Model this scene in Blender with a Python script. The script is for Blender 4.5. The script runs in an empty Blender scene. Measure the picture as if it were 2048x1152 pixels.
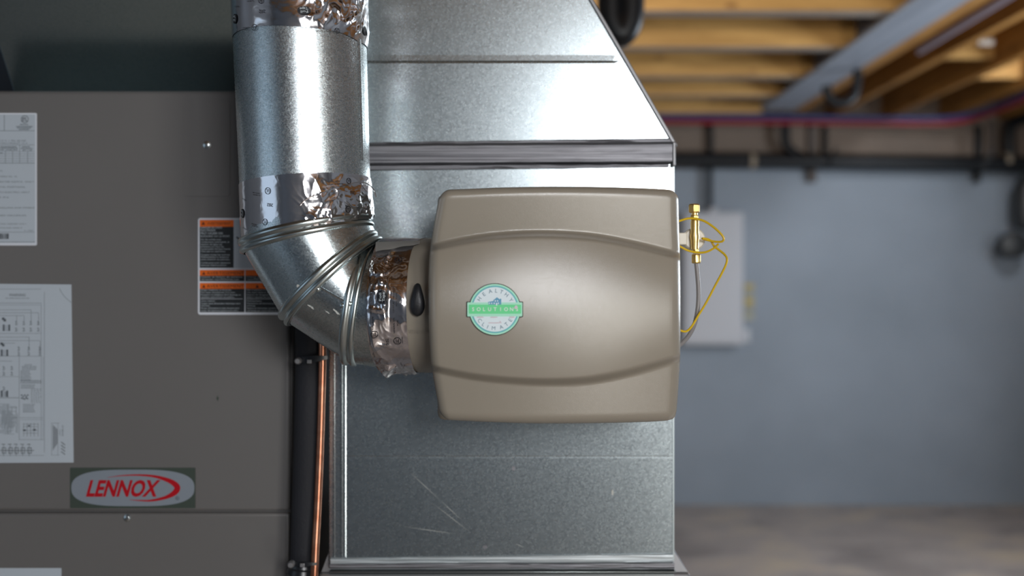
import bpy, bmesh, math, random
from mathutils import Vector, Matrix, noise

random.seed(7)
S = bpy.context.scene
COL = S.collection
F, CX, CY, EYE = 1991.0, 1024.0, 576.0, 1.46      # focal length in pixels of the 2048 wide frame, principal point, eye height

# ------------------------------------------------------------------ camera
cd = bpy.data.cameras.new('camera')
cam = bpy.data.objects.new('camera', cd); COL.objects.link(cam)
cam.location = (0, 0, EYE); cam.rotation_euler = (math.pi / 2, 0, 0)
cd.sensor_width = 36.0; cd.lens = 36.0 * F / 2048.0
cd.clip_start = 0.05; cd.clip_end = 60
cd.dof.use_dof = True; cd.dof.focus_distance = 1.14; cd.dof.aperture_fstop = 2.3
S.camera = cam

# ------------------------------------------------------------------ world, lights, exposure
S.view_settings.view_transform = 'Standard'
S.view_settings.look = 'None'
S.view_settings.gamma = 1.0
S.view_settings.use_curve_mapping = False
S.view_settings.exposure = 0.0
w = bpy.data.worlds.new('world'); S.world = w; w.use_nodes = True
w.node_tree.nodes['Background'].inputs[0].default_value = (0.55, 0.68, 0.85, 1)
w.node_tree.nodes['Background'].inputs[1].default_value = 0.6

def area(name, loc, rot, sx, sy, power, col):
    l = bpy.data.lights.new(name, 'AREA'); l.shape = 'RECTANGLE'; l.size = sx; l.size_y = sy
    l.energy = power; l.color = col
    o = bpy.data.objects.new(name, l); COL.objects.link(o); o.location = loc; o.rotation_euler = rot
    return o
R90 = math.pi / 2
# daylight from behind the viewer; the left and right panels are added fill
area('daylight_window_behind', (0.84, -1.84, 2.02), (R90, 0, 0), 0.74, 0.62, 37, (0.97, 0.98, 1.0))
area('daylight_glazed_door', (1.76, -1.90, 1.02), (R90, 0, 0), 0.70, 1.70, 40, (1.0, 0.97, 0.90))
area('fill_light_left', (-2.29, -0.55, 1.62), (R90, 0, -R90), 1.7, 1.2, 1.5, (0.60, 0.82, 1.0))  # added blue fill that brightens the pipe's left side
area('fill_light_right', (3.44, 3.70, 1.75), (R90, 0, R90), 1.1, 0.9, 75, (0.80, 0.90, 1.0))  # added fill from the right for the far wall
def fill_point(name, loc, power, col):  # soft point light used as added fill, no lamp modelled
    l = bpy.data.lights.new(name, 'POINT'); l.energy = power; l.color = col; l.shadow_soft_size = 0.06
    o = bpy.data.objects.new(name, l); COL.objects.link(o); o.location = loc; return o
fill_point('joist_fill_light', (0.20, 2.70, 2.36), 52, (1.0, 0.92, 0.83))  # added fill for the joist faces, not a known lamp
fill_point('far_wall_fill_light', (2.68, 4.30, 2.72), 55, (0.86, 0.93, 1.0))  # added fill for the upper right of the far wall

# ------------------------------------------------------------------ helpers
def P(px, py, Y):
    """the point at depth Y that lies behind pixel (px, py) of the photograph"""
    return Vector(((px - CX) * Y / F, Y, EYE + (CY - py) * Y / F))

def lin(c):
    return tuple((v / 12.92 if v <= 0.04045 else ((v + 0.055) / 1.055) ** 2.4) for v in c)

def hexc(h):
    return lin(tuple(int(h[i:i + 2], 16) / 255 for i in (0, 2, 4)))

class MB:
    def __init__(s): s.v = []; s.f = []
    def add(s, vs, fs):
        b = len(s.v); s.v += [Vector(p) for p in vs]; s.f += [[i + b for i in f] for f in fs]
    def box(s, lo, hi):
        x0, y0, z0 = lo; x1, y1, z1 = hi
        s.add([(x0, y0, z0), (x1, y0, z0), (x1, y1, z0), (x0, y1, z0), (x0, y0, z1), (x1, y0, z1), (x1, y1, z1), (x0, y1, z1)],
              [(0, 3, 2, 1), (4, 5, 6, 7), (0, 1, 5, 4), (1, 2, 6, 5), (2, 3, 7, 6), (3, 0, 4, 7)])
    def grid(s, rows, closed=False, cap0=False, cap1=False, flip=False):
        n = len(rows[0]); b = len(s.v)
        for r in rows: s.v += [Vector(p) for p in r]
        m = n if closed else n - 1
        for i in range(len(rows) - 1):
            for j in range(m):
                k = (j + 1) % n
                q = [b + i * n + j, b + i * n + k, b + (i + 1) * n + k, b + (i + 1) * n + j]
                s.f.append(q[::-1] if flip else q)
        if cap0: q = [b + j for j in range(n)]; s.f.append(q if flip else q[::-1])
        if cap1: q = [b + (len(rows) - 1) * n + j for j in range(n)]; s.f.append(q[::-1] if flip else q)
    def prism(s, pts, y0, y1):
        """outline of (x, z) points, counter-clockwise seen from the front, from front depth y0 to back depth y1"""
        n = len(pts); b = len(s.v)
        s.v += [Vector((x, y0, z)) for x, z in pts] + [Vector((x, y1, z)) for x, z in pts]
        s.f.append([b + i for i in range(n)]); s.f.append([b + n + i for i in range(n)][::-1])
        for i in range(n):
            k = (i + 1) % n
            s.f.append([b + k, b + i, b + n + i, b + n + k])
    def tube(s, path, r, seg=16, cap=True, smooth_n=0):
        if smooth_n: path = spline(path, smooth_n)
        path = [Vector(p) for p in path]; rows = []
        prev = None
        for i, p in enumerate(path):
            a = path[max(0, i - 1)]; c = path[min(len(path) - 1, i + 1)]
            t = (c - a).normalized()
            if prev is None:
                up = Vector((0, 0, 1)) if abs(t.z) < .9 else Vector((1, 0, 0))
                u = t.cross(up).normalized()
            else:
                u = (prev - t * prev.dot(t)).normalized()
            prev = u; v = t.cross(u)
            rr = r[i] if isinstance(r, (list, tuple)) else r
            rows.append([p + (u * math.cos(2 * math.pi * k / seg) + v * math.sin(2 * math.pi * k / seg)) * rr for k in range(seg)])
        s.grid(rows, closed=True, cap0=cap, cap1=cap)
    def lathe(s, c, axis, prof, seg=24, ang=0):
        """profile of (radius, height along axis) around the axis through c"""
        a = Vector(axis).normalized(); up = Vector((0, 0, 1)) if abs(a.z) < .9 else Vector((1, 0, 0))
        u = a.cross(up).normalized(); v = a.cross(u); c = Vector(c)
        s.grid([[c + a * h + (u * math.cos(ang + 2 * math.pi * k / seg) + v * math.sin(ang + 2 * math.pi * k / seg)) * r for k in range(seg)] for r, h in prof],
               closed=True, cap0=True, cap1=True)
    def build(s, name, m, parent=None, smooth=False, bevel=0, bseg=2, angle=40):
        me = bpy.data.meshes.new(name); me.from_pydata([tuple(p) for p in s.v], [], s.f); me.update()
        bm = bmesh.new(); bm.from_mesh(me); bmesh.ops.recalc_face_normals(bm, faces=bm.faces); bm.to_mesh(me); bm.free()
        me.materials.append(m)
        o = bpy.data.objects.new(name, me); COL.objects.link(o)
        if parent is not None:
            o.parent = parent
            if parent.type == 'EMPTY': o.matrix_parent_inverse = Matrix.Translation(-parent.location)
        if smooth:
            me.shade_smooth()
            if angle < 180: me.set_sharp_from_angle(angle=math.radians(angle))
        if bevel:
            b = o.modifiers.new('bevel', 'BEVEL'); b.width = bevel; b.segments = bseg; b.limit_method = 'ANGLE'; b.angle_limit = math.radians(35)
            b.harden_normals = False
            me.shade_smooth(); me.set_sharp_from_angle(angle=math.radians(angle))
        return o

def spline(pts, n):
    pts = [Vector(p) for p in pts]; out = []
    for i in range(len(pts) - 1):
        p0 = pts[max(0, i - 1)]; p1 = pts[i]; p2 = pts[i + 1]; p3 = pts[min(len(pts) - 1, i + 2)]
        for k in range(n):
            t = k / n
            out.append(0.5 * (2 * p1 + (p2 - p0) * t + (2 * p0 - 5 * p1 + 4 * p2 - p3) * t * t + (3 * p1 - p0 - 3 * p2 + p3) * t ** 3))
    out.append(pts[-1]); return out

def interp(tab, x):
    """smooth (monotone-ish) interpolation in a table of (x, y)"""
    if x <= tab[0][0]: return tab[0][1]
    if x >= tab[-1][0]: return tab[-1][1]
    for i in range(len(tab) - 1):
        if x <= tab[i + 1][0]:
            x1, y1 = tab[i]; x2, y2 = tab[i + 1]
            def slope(j):
                a = max(0, j - 1); b = min(len(tab) - 1, j + 1)
                return (tab[b][1] - tab[a][1]) / (tab[b][0] - tab[a][0])
            h = x2 - x1; t = (x - x1) / h; m1 = slope(i) * h; m2 = slope(i + 1) * h
            return (2*t**3-3*t*t+1)*y1 + (t**3-2*t*t+t)*m1 + (-2*t**3+3*t*t)*y2 + (t**3-t*t)*m2

def smooth01(a, b, x):
    t = min(1, max(0, (x - a) / (b - a))); return t * t * (3 - 2 * t)

def thing(name, label, cat, loc, group=None):
    o = bpy.data.objects.new(name, None); COL.objects.link(o); o.location = loc; o.empty_display_size = 0.05
    return tag(o, label, cat, group)
def tag(o, label, cat, group=None):
    o['label'] = label; o['category'] = cat
    if group: o['group'] = group
    return o
def structure(o, label=None):
    o['kind'] = 'structure'
    if label: o['label'] = label
    return o

# ---- text as meshes
_tc = {}
def glyphs(body, bold=0.0):
    if 'M' in body: bold = 0.0            # a thickened M folds over itself
    key = (body, bold)
    if key not in _tc:
        c = bpy.data.curves.new('lettering', 'FONT'); c.body = body; c.size = 1; c.offset = bold; c.resolution_u = 3; c.fill_mode = 'FRONT'
        o = bpy.data.objects.new('lettering', c); COL.objects.link(o)
        bpy.context.view_layer.update()
        dg = bpy.context.evaluated_depsgraph_get()
        me = bpy.data.meshes.new_from_object(o.evaluated_get(dg))
        vs = [(v.co.x, v.co.y) for v in me.vertices]; fs = [list(p.vertices) for p in me.polygons]
        bpy.data.meshes.remove(me); bpy.data.objects.remove(o); bpy.data.curves.remove(c)
        xs = [p[0] for p in vs] or [0]; ys = [p[1] for p in vs] or [0]
        _tc[key] = (vs, fs, min(xs), max(xs), min(ys), max(ys))
    return _tc[key]
def text(mb, body, fmap, height, width=None, bold=0.0, align='L', shear=0.0):
    """adds a line of text; fmap(x, y) turns the line's own metres into a point. height is that of a capital"""
    vs, fs, x0, x1, y0, y1 = glyphs(body, bold)
    k = height / 0.70
    kx = (width / (x1 - x0)) if width else k
    off = {'L': x0, 'C': (x0 + x1) / 2, 'R': x1}[align]
    mb.add([fmap((x - off) * kx + shear * y * k, y * k) for x, y in vs], fs)

# ------------------------------------------------------------------ materials
def nodes(name):
    m = bpy.data.materials.new(name); m.use_nodes = True
    nt = m.node_tree; return m, nt, nt.nodes['Principled BSDF']
def plain(name, col, rough=.5, metal=0.0, spec=0.5, coat=0.0):
    m, nt, b = nodes(name)
    b.inputs['Base Color'].default_value = (*col, 1); b.inputs['Roughness'].default_value = rough
    b.inputs['Metallic'].default_value = metal; b.inputs['Specular IOR Level'].default_value = spec
    b.inputs['Coat Weight'].default_value = coat
    return m
def N(nt, t, **kw):
    n = nt.nodes.new(t)
    for k, v in kw.items():
        if k in n.inputs: n.inputs[k].default_value = v
        else: setattr(n, k, v)
    return n
def coords(nt, scale=(1, 1, 1)):
    tc = N(nt, 'ShaderNodeTexCoord'); mp = N(nt, 'ShaderNodeMapping'); mp.inputs['Scale'].default_value = scale
    nt.links.new(tc.outputs['Object'], mp.inputs['Vector']); return mp.outputs['Vector']
def ramp(nt, fac, stops):
    r = N(nt, 'ShaderNodeValToRGB'); e = r.color_ramp.elements
    while len(e) < len(stops): e.new(0.5)
    for i, (p, c) in enumerate(stops): e[i].position = p; e[i].color = (*c, 1) if len(c) == 3 else c
    nt.links.new(fac, r.inputs['Fac']); return r.outputs['Color']
def bump(nt, b, h, strength, dist):
    n = N(nt, 'ShaderNodeBump', Strength=strength, Distance=dist); nt.links.new(h, n.inputs['Height']); nt.links.new(n.outputs['Normal'], b.inputs['Normal'])

def galvanized(name, dark, light, rough=(.22, .36), spangle=420, glitter=.25, brushed=False, bmp=.0006):
    m, nt, b = nodes(name); v = coords(nt); L = nt.links.new
    vo = N(nt, 'ShaderNodeTexVoronoi', Scale=spangle); L(v, vo.inputs['Vector'])
    no = N(nt, 'ShaderNodeTexNoise', Scale=14.0, Detail=4.0); L(v, no.inputs['Vector'])
    v2 = coords(nt, (1, 1, 14)) if not brushed else coords(nt, (.12, 1, 1.6))
    fi = N(nt, 'ShaderNodeTexNoise', Scale=260.0, Detail=3.0, Roughness=.6); L(v2, fi.inputs['Vector'])
    sep = N(nt, 'ShaderNodeSeparateColor'); L(vo.outputs['Color'], sep.inputs[0])
    mx = N(nt, 'ShaderNodeMath', operation='MULTIPLY_ADD'); mx.inputs[1].default_value = .45; L(sep.outputs[0], mx.inputs[0]); L(fi.outputs[0], mx.inputs[2])
    md = N(nt, 'ShaderNodeMath', operation='MULTIPLY_ADD'); md.inputs[1].default_value = .4; L(no.outputs[0], md.inputs[0]); L(mx.outputs[0], md.inputs[2])
    c = ramp(nt, md.outputs[0], [(.45, dark), (1.0, light)])
    L(c, b.inputs['Base Color'])
    b.inputs['Metallic'].default_value = 1.0
    mr = N(nt, 'ShaderNodeMapRange'); mr.inputs['To Min'].default_value = rough[0]; mr.inputs['To Max'].default_value = rough[1]
    L(sep.outputs[1], mr.inputs['Value']); L(mr.outputs[0], b.inputs['Roughness'])
    bump(nt, b, mx.outputs[0], glitter, bmp)
    return m

M = {}
M['duct'] = galvanized('duct_galvanized', lin((.72, .77, .79)), lin((.78, .82, .835)), (.21, .28), 760, .04)
M['pipe'] = galvanized('pipe_galvanized', lin((.64, .71, .74)), lin((.90, .93, .94)), (.20, .32), 760, .20)
M['elbow'] = galvanized('elbow_galvanized', lin((.68, .75, .77)), lin((.90, .94, .95)), (.17, .28), 700, .13)
M['plenum'] = galvanized('plenum_galvanized', lin((.64, .74, .76)), lin((.74, .82, .84)), (.20, .27), 620, .04)
M['bead'] = plain('bead_metal', lin((.80, .84, .84)), .27, 1)
M['edge'] = plain('folded_edge_metal', lin((.70, .74, .75)), .35, 1)
M['flatgrey'] = plain('grey_sealed_metal', lin((.55, .55, .56)), .45, .6)

def streaky(name, dark, light, rough, metal, sc=(3, 3, 420)):
    m, nt, b = nodes(name); v = coords(nt, sc); L = nt.links.new
    no = N(nt, 'ShaderNodeTexNoise', Scale=1.0, Detail=4.0, Roughness=.65); L(v, no.inputs['Vector'])
    L(ramp(nt, no.outputs[0], [(.35, dark), (.68, light)]), b.inputs['Base Color'])
    b.inputs['Metallic'].default_value = metal; b.inputs['Roughness'].default_value = rough
    bump(nt, b, no.outputs[0], .5, .0012)
    return m
M['band'] = streaky('brushed_sealant_band', lin((.36, .36, .38)), lin((.62, .62, .64)), .45, .7)
M['whiteband'] = streaky('pale_sealant_strip', lin((.62, .66, .68)), lin((.86, .88, .89)), .45, .55)

def foil(name):
    m, nt, b = nodes(name); v = coords(nt); L = nt.links.new
    no = N(nt, 'ShaderNodeTexNoise', Scale=55.0, Detail=2.0, Distortion=1.0); L(v, no.inputs['Vector'])
    b.inputs['Base Color'].default_value = (.88, .86, .89, 1); b.inputs['Metallic'].default_value = 1; b.inputs['Roughness'].default_value = .13
    bump(nt, b, no.outputs[0], .12, .002)
    return m
M['foil'] = foil('aluminium_foil')
M['dullfoil'] = plain('dull_foil', lin((.74, .74, .73)), .42, .7)
M['ink'] = plain('black_ink', (.008, .008, .012), .5)
M['inkgrey'] = plain('grey_ink', lin((.36, .39, .42)), .6)
M['inkpale'] = plain('pale_grey_ink', lin((.52, .55, .58)), .6)

def painted(name, col, rough, bump_s=0.0, sc=900, var=.06, spec=.5, d=.0003):
    m, nt, b = nodes(name); v = coords(nt); L = nt.links.new
    no = N(nt, 'ShaderNodeTexNoise', Scale=3.5, Detail=5.0); L(v, no.inputs['Vector'])
    L(ramp(nt, no.outputs[0], [(.3, tuple(c * (1 - var) for c in col)), (.7, tuple(min(1, c * (1 + var)) for c in col))]), b.inputs['Base Color'])
    b.inputs['Roughness'].default_value = rough; b.inputs['Specular IOR Level'].default_value = spec
    if bump_s:
        fi = N(nt, 'ShaderNodeTexNoise', Scale=float(sc), Detail=2.0); L(v, fi.inputs['Vector']); bump(nt, b, fi.outputs[0], bump_s, d)
    return m
M['furnace'] = painted('furnace_grey_paint', hexc('6c6a69'), .42, .08, 700, .04)
M['plastic'] = painted('taupe_textured_plastic', hexc('958d80'), .25, .34, 2300, .03, 1.0, .0003)
M['blackplastic'] = painted('black_speckled_plastic', (.012, .013, .016), .42, .5, 900, .3)
M['label'] = plain('white_label', hexc('b9c3cd'), .5)
M['labeledge'] = plain('label_edge', hexc('d8dde6'), .5)
M['orange'] = plain('orange_print', hexc('ea6a08'), .5)
M['black'] = plain('black_print', (.012, .016, .02), .5)
M['whiteink'] = plain('white_print', hexc('b9c2c8'), .5)
M['brown_ink'] = plain('dark_red_brown_ink', hexc('551a05'), .5)
M['plate'] = plain('dark_green_grey_plate', hexc('414b44'), .4)
M['silver'] = plain('silver_plate', hexc('929ba6'), .42, .25)
M['red'] = plain('red_print', hexc('b00518'), .4)
M['screw'] = plain('zinc_screw', lin((.80, .82, .82)), .25, 1)
M['hole'] = plain('dark_hole', (.01, .01, .01), .8)
M['mint'] = plain('mint_badge', hexc('b2f0d6'), .35)
M['teal'] = plain('teal_badge_ring', hexc('6cc0c4'), .35)
M['paleblue'] = plain('pale_blue_badge', hexc('e6f3f9'), .35)
M['green'] = plain('green_badge_banner', hexc('70e59c'), .35)
M['greyblue'] = plain('grey_blue_print', hexc('7793a3'), .4)
M['houseblue'] = plain('blue_house_print', hexc('63a4c4'), .4)
M['white'] = plain('white_print_bright', hexc('eef5f2'), .4)
M['worn'] = plain('worn_pinkish_film', hexc('d9cfd6'), .5)
M['groove'] = plain('dark_groove', hexc('3d3a30'), .6)
M['brass'] = plain('brass', lin((.96, .84, .56)), .30, 1)
M['coil'] = plain('off_white_coil', hexc('d8d2c2'), .35)
M['yellow'] = plain('yellow_wire', hexc('dcb71c'), .4)
M['greytube'] = plain('grey_plastic_tube', hexc('8a8788'), .3)
def coppermat():
    m, nt, b = nodes('copper'); v = coords(nt, (1, 1, 3)); L = nt.links.new
    no = N(nt, 'ShaderNodeTexNoise', Scale=20.0, Detail=4.0); L(v, no.inputs['Vector'])
    L(ramp(nt, no.outputs[0], [(.3, lin((.74, .48, .37))), (.7, lin((.86, .62, .51)))]), b.inputs['Base Color'])
    b.inputs['Metallic'].default_value = 1; b.inputs['Roughness'].default_value = .3; return m
M['copper'] = coppermat()
M['foam'] = painted('black_foam_insulation', (.020, .021, .026), .7, .6, 260, .25, .3, .001)
M['tape'] = plain('black_vinyl_tape', (.012, .014, .018), .28)
M['abs'] = plain('black_abs_pipe', (.005, .006, .008), .42, 0, .35)
M['smear'] = plain('white_sealant_smear', lin((.78, .78, .76)), .6)
M['rust'] = plain('rust_spot', lin((.46, .32, .20)), .8)

def wood(name, dark, light, sc=(1.5, 14, 14)):
    m, nt, b = nodes(name); v = coords(nt, sc); L = nt.links.new
    no = N(nt, 'ShaderNodeTexNoise', Scale=2.0, Detail=6.0, Roughness=.6, Distortion=.6); L(v, no.inputs['Vector'])
    v2 = coords(nt, tuple(2.0 if s < 5 else 5.0 for s in sc)); kn = N(nt, 'ShaderNodeTexVoronoi', Scale=1.6); L(v2, kn.inputs['Vector'])
    c1 = ramp(nt, no.outputs[0], [(.3, dark), (.7, light)])
    k = ramp(nt, kn.outputs['Distance'], [(.03, (.30, .18, .10)), (.12, (1, 1, 1))])
    mm = N(nt, 'ShaderNodeMix', data_type='RGBA', blend_type='MULTIPLY'); mm.inputs[0].default_value = .8
    L(c1, mm.inputs[6]); L(k, mm.inputs[7]); L(mm.outputs[2], b.inputs['Base Color'])
    b.inputs['Roughness'].default_value = .6; return m
M['joist'] = wood('spruce_joist', hexc('a87d40'), hexc('d0a25e'))
M['joistY'] = wood('spruce_joist_lengthwise', hexc('80551f'), hexc('a87838'), (14, 1.5, 14))
M['flange'] = wood('shaded_joist_edge', hexc('7d7266'), hexc('968a80'))  # grey tone stands for bluish shade on the joist undersides
M['osb'] = painted('osb_subfloor', hexc('6f4f2a'), .7, 0, 1, .3)
def wallmat():
    m, nt, b = nodes('blue_grey_painted_concrete'); v = coords(nt); L = nt.links.new
    no = N(nt, 'ShaderNodeTexNoise', Scale=1.4, Detail=6.0); L(v, no.inputs['Vector'])
    L(ramp(nt, no.outputs[0], [(.3, hexc('7d8792')), (.7, hexc('8c96a2'))]), b.inputs['Base Color'])
    b.inputs['Roughness'].default_value = .6; return m
M['wall'] = wallmat()
M['darkwall'] = plain('dark_blue_partition', hexc('2a343f'), .6)  # plain dark blue of the added partition
M['rim'] = painted('taupe_rim_board', hexc('75675c'), .8, 0, 1, .12)
def floormat():
    m, nt, b = nodes('stained_concrete_floor'); v = coords(nt, (1, 1.6, 1)); L = nt.links.new
    no = N(nt, 'ShaderNodeTexNoise', Scale=1.7, Detail=8.0, Roughness=.62, Distortion=.5); L(v, no.inputs['Vector'])
    L(ramp(nt, no.outputs[0], [(.34, hexc('7c736e')), (.5, hexc('a0958f')), (.66, hexc('b6a691'))]), b.inputs['Base Color'])
    b.inputs['Roughness'].default_value = .42; return m
M['floor'] = floormat()
M['steel'] = streaky('primed_steel_beam', hexc('8a909b'), hexc('a5abb6'), .5, .2, (40, .6, 40))
M['panelwhite'] = plain('pale_grey_enamel', hexc('b4b6bc'), .4)
M['pexblue'] = plain('blue_pex', hexc('22346f'), .4)
M['pexred'] = plain('red_pex', hexc('8c1020'), .4)
M['greyconduit'] = plain('grey_conduit', hexc('5c534e'), .5)
M['cable'] = plain('grey_cable', hexc('8b8492'), .5)
M['wrap'] = plain('tan_tape_wrap', hexc('8a7d6c'), .6)
M['notice'] = plain('notice_paper', hexc('9b9a8a'), .6)
M['noticeyellow'] = plain('notice_yellow', hexc('ab9440'), .6)
M['darktank'] = plain('dark_grey_vessel', hexc('2c2e30'), .45)
M['winframe'] = plain('white_window_frame', hexc('d9d9d4'), .4)
M['pvc'] = plain('white_fitting', hexc('a1958a'), .4)

# ------------------------------------------------------------------ the room
XL, XR, YF, YB, ZC = -2.35, 3.50, -1.95, 6.70, 2.59      # ZC is the underside of the joists
def slab(name, lo, hi, m, label):
    b = MB(); b.box(lo, hi); return structure(b.build(name, m), label)
slab('floor', (XL - .1, YF - .1, -.1), (XR + .1, YB + .1, 0), M['floor'], 'stained brown grey concrete floor')
ceiling = slab('ceiling', (XL - .1, YF - .1, ZC + .30), (XR + .1, YB + .1, ZC + .36), M['osb'], 'underside of the wooden subfloor')
wall_back = slab('wall_back', (XL - .1, YB, 0), (XR + .1, YB + .1, ZC + .30), M['wall'], 'blue grey painted wall at the far end')
slab('trim_1', (XL, YB - .03, 2.26), (XR, YB, ZC + .30), M['rim'], 'taupe rim board along the top of the far wall')
def holed_wall(name, axis, a0, a1, w0, w1, z0, z1, pos, out, m, label):
    b = MB(); H = ZC + .30
    for (p, q, lo, hi) in ((a0, w0, 0, H), (w1, a1, 0, H), (w0, w1, 0, z0), (w0, w1, z1, H)):
        if axis == 'x': b.box((p, min(pos, pos + out), lo), (q, max(pos, pos + out), hi))
        else: b.box((min(pos, pos + out), p, lo), (max(pos, pos + out), q, hi))
    return structure(b.build(name, m), label)
b = MB(); H_ = ZC + .30
for x0_, x1_, z0_, z1_ in ((XL, .46, 0, H_), (.46, 1.22, 0, 1.70), (.46, 1.22, 2.34, H_), (1.22, 1.39, 0, H_), (1.39, 2.13, 0, .13), (1.39, 2.13, 1.90, H_), (2.13, XR, 0, H_)):
    b.box((x0_, YF - .1, z0_), (x1_, YF, z1_))
structure(b.build('wall_front', M['wall']), 'blue grey wall behind the viewer with a window and a glazed door')
b = MB()
for x0_, x1_, z0_, z1_ in ((1.39, 1.43, .13, 1.90), (2.09, 2.13, .13, 1.90), (1.43, 2.09, .13, .17), (1.43, 2.09, 1.86, 1.90)): b.box((x0_, YF - .06, z0_), (x1_, YF - .01, z1_))
structure(b.build('door_1', M['winframe']), 'white framed glazed door behind the viewer')
holed_wall('wall_left', 'y', YF, YB, -1.43, .33, 1.0, 2.24, XL, -.1, M['wall'], 'blue grey side wall with a wide opening for an added fill light')
slab('wall_center', (XL, 2.20, 0), (-.27, 2.28, ZC - .01), M['darkwall'], 'dark blue partition added behind the furnace')  # unknown wall, added to keep the view past the furnace dark
holed_wall('wall_right', 'y', YF, YB, 3.13, 4.27, 1.28, 2.22, XR, .1, M['wall'], 'blue grey side wall with an opening for an added fill light')
def window(n, axis, w0, w1, z0, z1, pos, s):
    b = MB(); t = .035
    cells = [((w0, z0), (w1, z0 + t)), ((w0, z1 - t), (w1, z1)), ((w0, z0 + t), (w0 + t, z1 - t)), ((w1 - t, z0 + t), (w1, z1 - t))]
    for (a, lo), (c, hi) in cells:
        if axis == 'x': b.box((a, min(pos, pos + s * .06), lo), (c, max(pos, pos + s * .06), hi))
        else: b.box((min(pos, pos + s * .06), a, lo), (max(pos, pos + s * .06), c, hi))
    structure(b.build('window_%d' % n, M['winframe']), 'unseen white framed window opening')
window(1, 'x', .46, 1.22, 1.70, 2.34, YF + .0, -1)
window(3, 'y', -1.43, .33, 1.0, 2.24, XL, -1)  # added opening around the left fill light
window(2, 'y', 3.13, 4.27, 1.28, 2.22, XR, 1)  # added opening around the right fill light

# joists that run across the view, up to the beam
BX0, BX1 = 1.55, 1.757
def joist_x(y, mat_web=M['joist']):
    b = MB(); b.box((XL, y, ZC), (BX0 + .06, y + .045, ZC + .30)); j = b.build('joist', mat_web, ceiling)
    f = MB(); f.box((XL, y + .001, ZC - .004), (BX0 + .06, y + .085, ZC + .032)); f.build('joist_edge', M['flange'], j)
for y in (-1.5, -.9, -.3, .3, .9, 1.5, 2.1, 2.72, 3.4, 4.05, 4.66, 5.31, 5.83, 6.41): joist_x(y)
# joists that run away from the viewer, right of the beam
for x in (2.09, 2.47, 2.86, 3.25):
    b = MB(); b.box((x, YF, ZC), (x + .045, YB - .03, ZC + .30)); b.build('joist', M['joistY'], ceiling)
b = MB(); b.box((2.135, 5.10, ZC + .05), (2.47, 5.14, ZC + .29)); b.build('blocking', M['joist'], ceiling)
b = MB(); b.box((2.515, 5.60, ZC + .05), (2.86, 5.64, ZC + .29)); b.build('blocking', M['joist'], ceiling)
# steel beam with a wooden nailer
beam = thing('steel_beam', 'long grey steel beam carrying the wooden joists', 'beam', (1.65, 4.0, ZC - .01))
b = MB(); b.box((BX0, YF, ZC - .022), (BX1, 6.20, ZC - .006)); b.build('lower_flange', M['steel'], beam)
b = MB(); b.box(((BX0 + BX1) / 2 - .006, YF, ZC - .006), ((BX0 + BX1) / 2 + .006, 6.20, ZC + .29)); b.build('web', M['steel'], beam)
b = MB(); b.box((BX1 + .002, YF, ZC - .018), (BX1 + .085, 6.24, ZC + .03)); b.build('nailer', M['joistY'], beam)
b = MB(); b.box((BX1 + .02, YF, ZC + .03), (BX1 + .062, 6.24, ZC + .29)); b.build('rim_joist', M['joistY'], beam)

# ------------------------------------------------------------------ far wall fittings
def tubething(name, pts, r, m, label, cat, group=None, n=8, seg=14):
    b = MB(); b.tube(pts, r, seg, smooth_n=n); return tag(b.build(name, m, smooth=True), label, cat, group)
YW = 6.55
drain = thing('drain_pipe', 'black horizontal drain pipe along the top of the far wall', 'pipe', P(1680, 322, YW))
b = MB(); b.tube([P(1180, 317, YW), P(2140, 330, YW)], .052, 20); b.build('pipe_run', M['abs'], drain, smooth=True)
b = MB(); b.tube([P(1571, 236, YW), P(1571, 282, YW), P(1582, 300, YW), P(1612, 319, YW)], .030, 16, smooth_n=6); b.build('branch', M['abs'], drain, smooth=True)
for px in (1504, 2012):
    b = MB(); b.tube([P(px - 5, 322, YW), P(px + 5, 322, YW)], .055, 20); b.build('tape_wrap', M['wrap'], drain, smooth=True)
for px in (1662, 1976):
    b = MB(); b.tube([P(px + 10, 296, YW - .06), P(px, 320, YW - .055), P(px - 14, 340, YW - .05)], .012, 8, smooth_n=4); b.build('hanger', M['abs'], drain, smooth=True)
tubething('panel_cable', [P(1420, 240, 6.637), P(1421, 300, 6.637), P(1419, 370, 6.637), P(1420, 417, 6.637)], .020, M['abs'], 'black cable dropping behind the drain pipe into the pale electrical panel', 'cable')
tubething('grey_conduit', [P(1623, 242, 6.66), P(1623, 300, 6.66), P(1624, 364, 6.66)], .030, M['greyconduit'], 'grey conduit hanging down behind the drain pipe, capped below it', 'conduit')
tubething('black_riser', [P(1650, 254, 6.645), P(1650, 275, 6.645), P(1650, 312, 6.645)], .018, M['abs'], 'thin black riser just right of the capped grey conduit', 'pipe')
tubething('black_riser', [P(1957, 252, 6.642), P(1957, 285, 6.642), P(1954, 364, 6.642)], .024, M['abs'], 'short black riser crossing the drain pipe near its far end', 'pipe')
tubething('mauve_conduit', [P(1983, 244, 6.66), P(1983, 280, 6.66), P(1983, 318, 6.66)], .020, M['greyconduit'], 'slim grey conduit between the black riser and the black elbow', 'conduit')
b = MB(); b.tube([P(2085, 232, YW), P(2050, 236, YW), P(2024, 250, YW), P(2018, 275, YW), P(2020, 316, YW)], .040, 16, smooth_n=6); b.build('elbow', M['abs'], drain, smooth=True)
tubething('blue_water_line', [P(1240, 232, 6.40), P(1420, 233, 6.40), P(1600, 234, 6.42), P(1760, 236, 6.42), P(1900, 235, 6.36), P(1975, 218, 6.1), P(2100, 166, 5.2)], .0135, M['pexblue'], 'blue plastic water line under the ends of the joists', 'water pipe')
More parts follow.
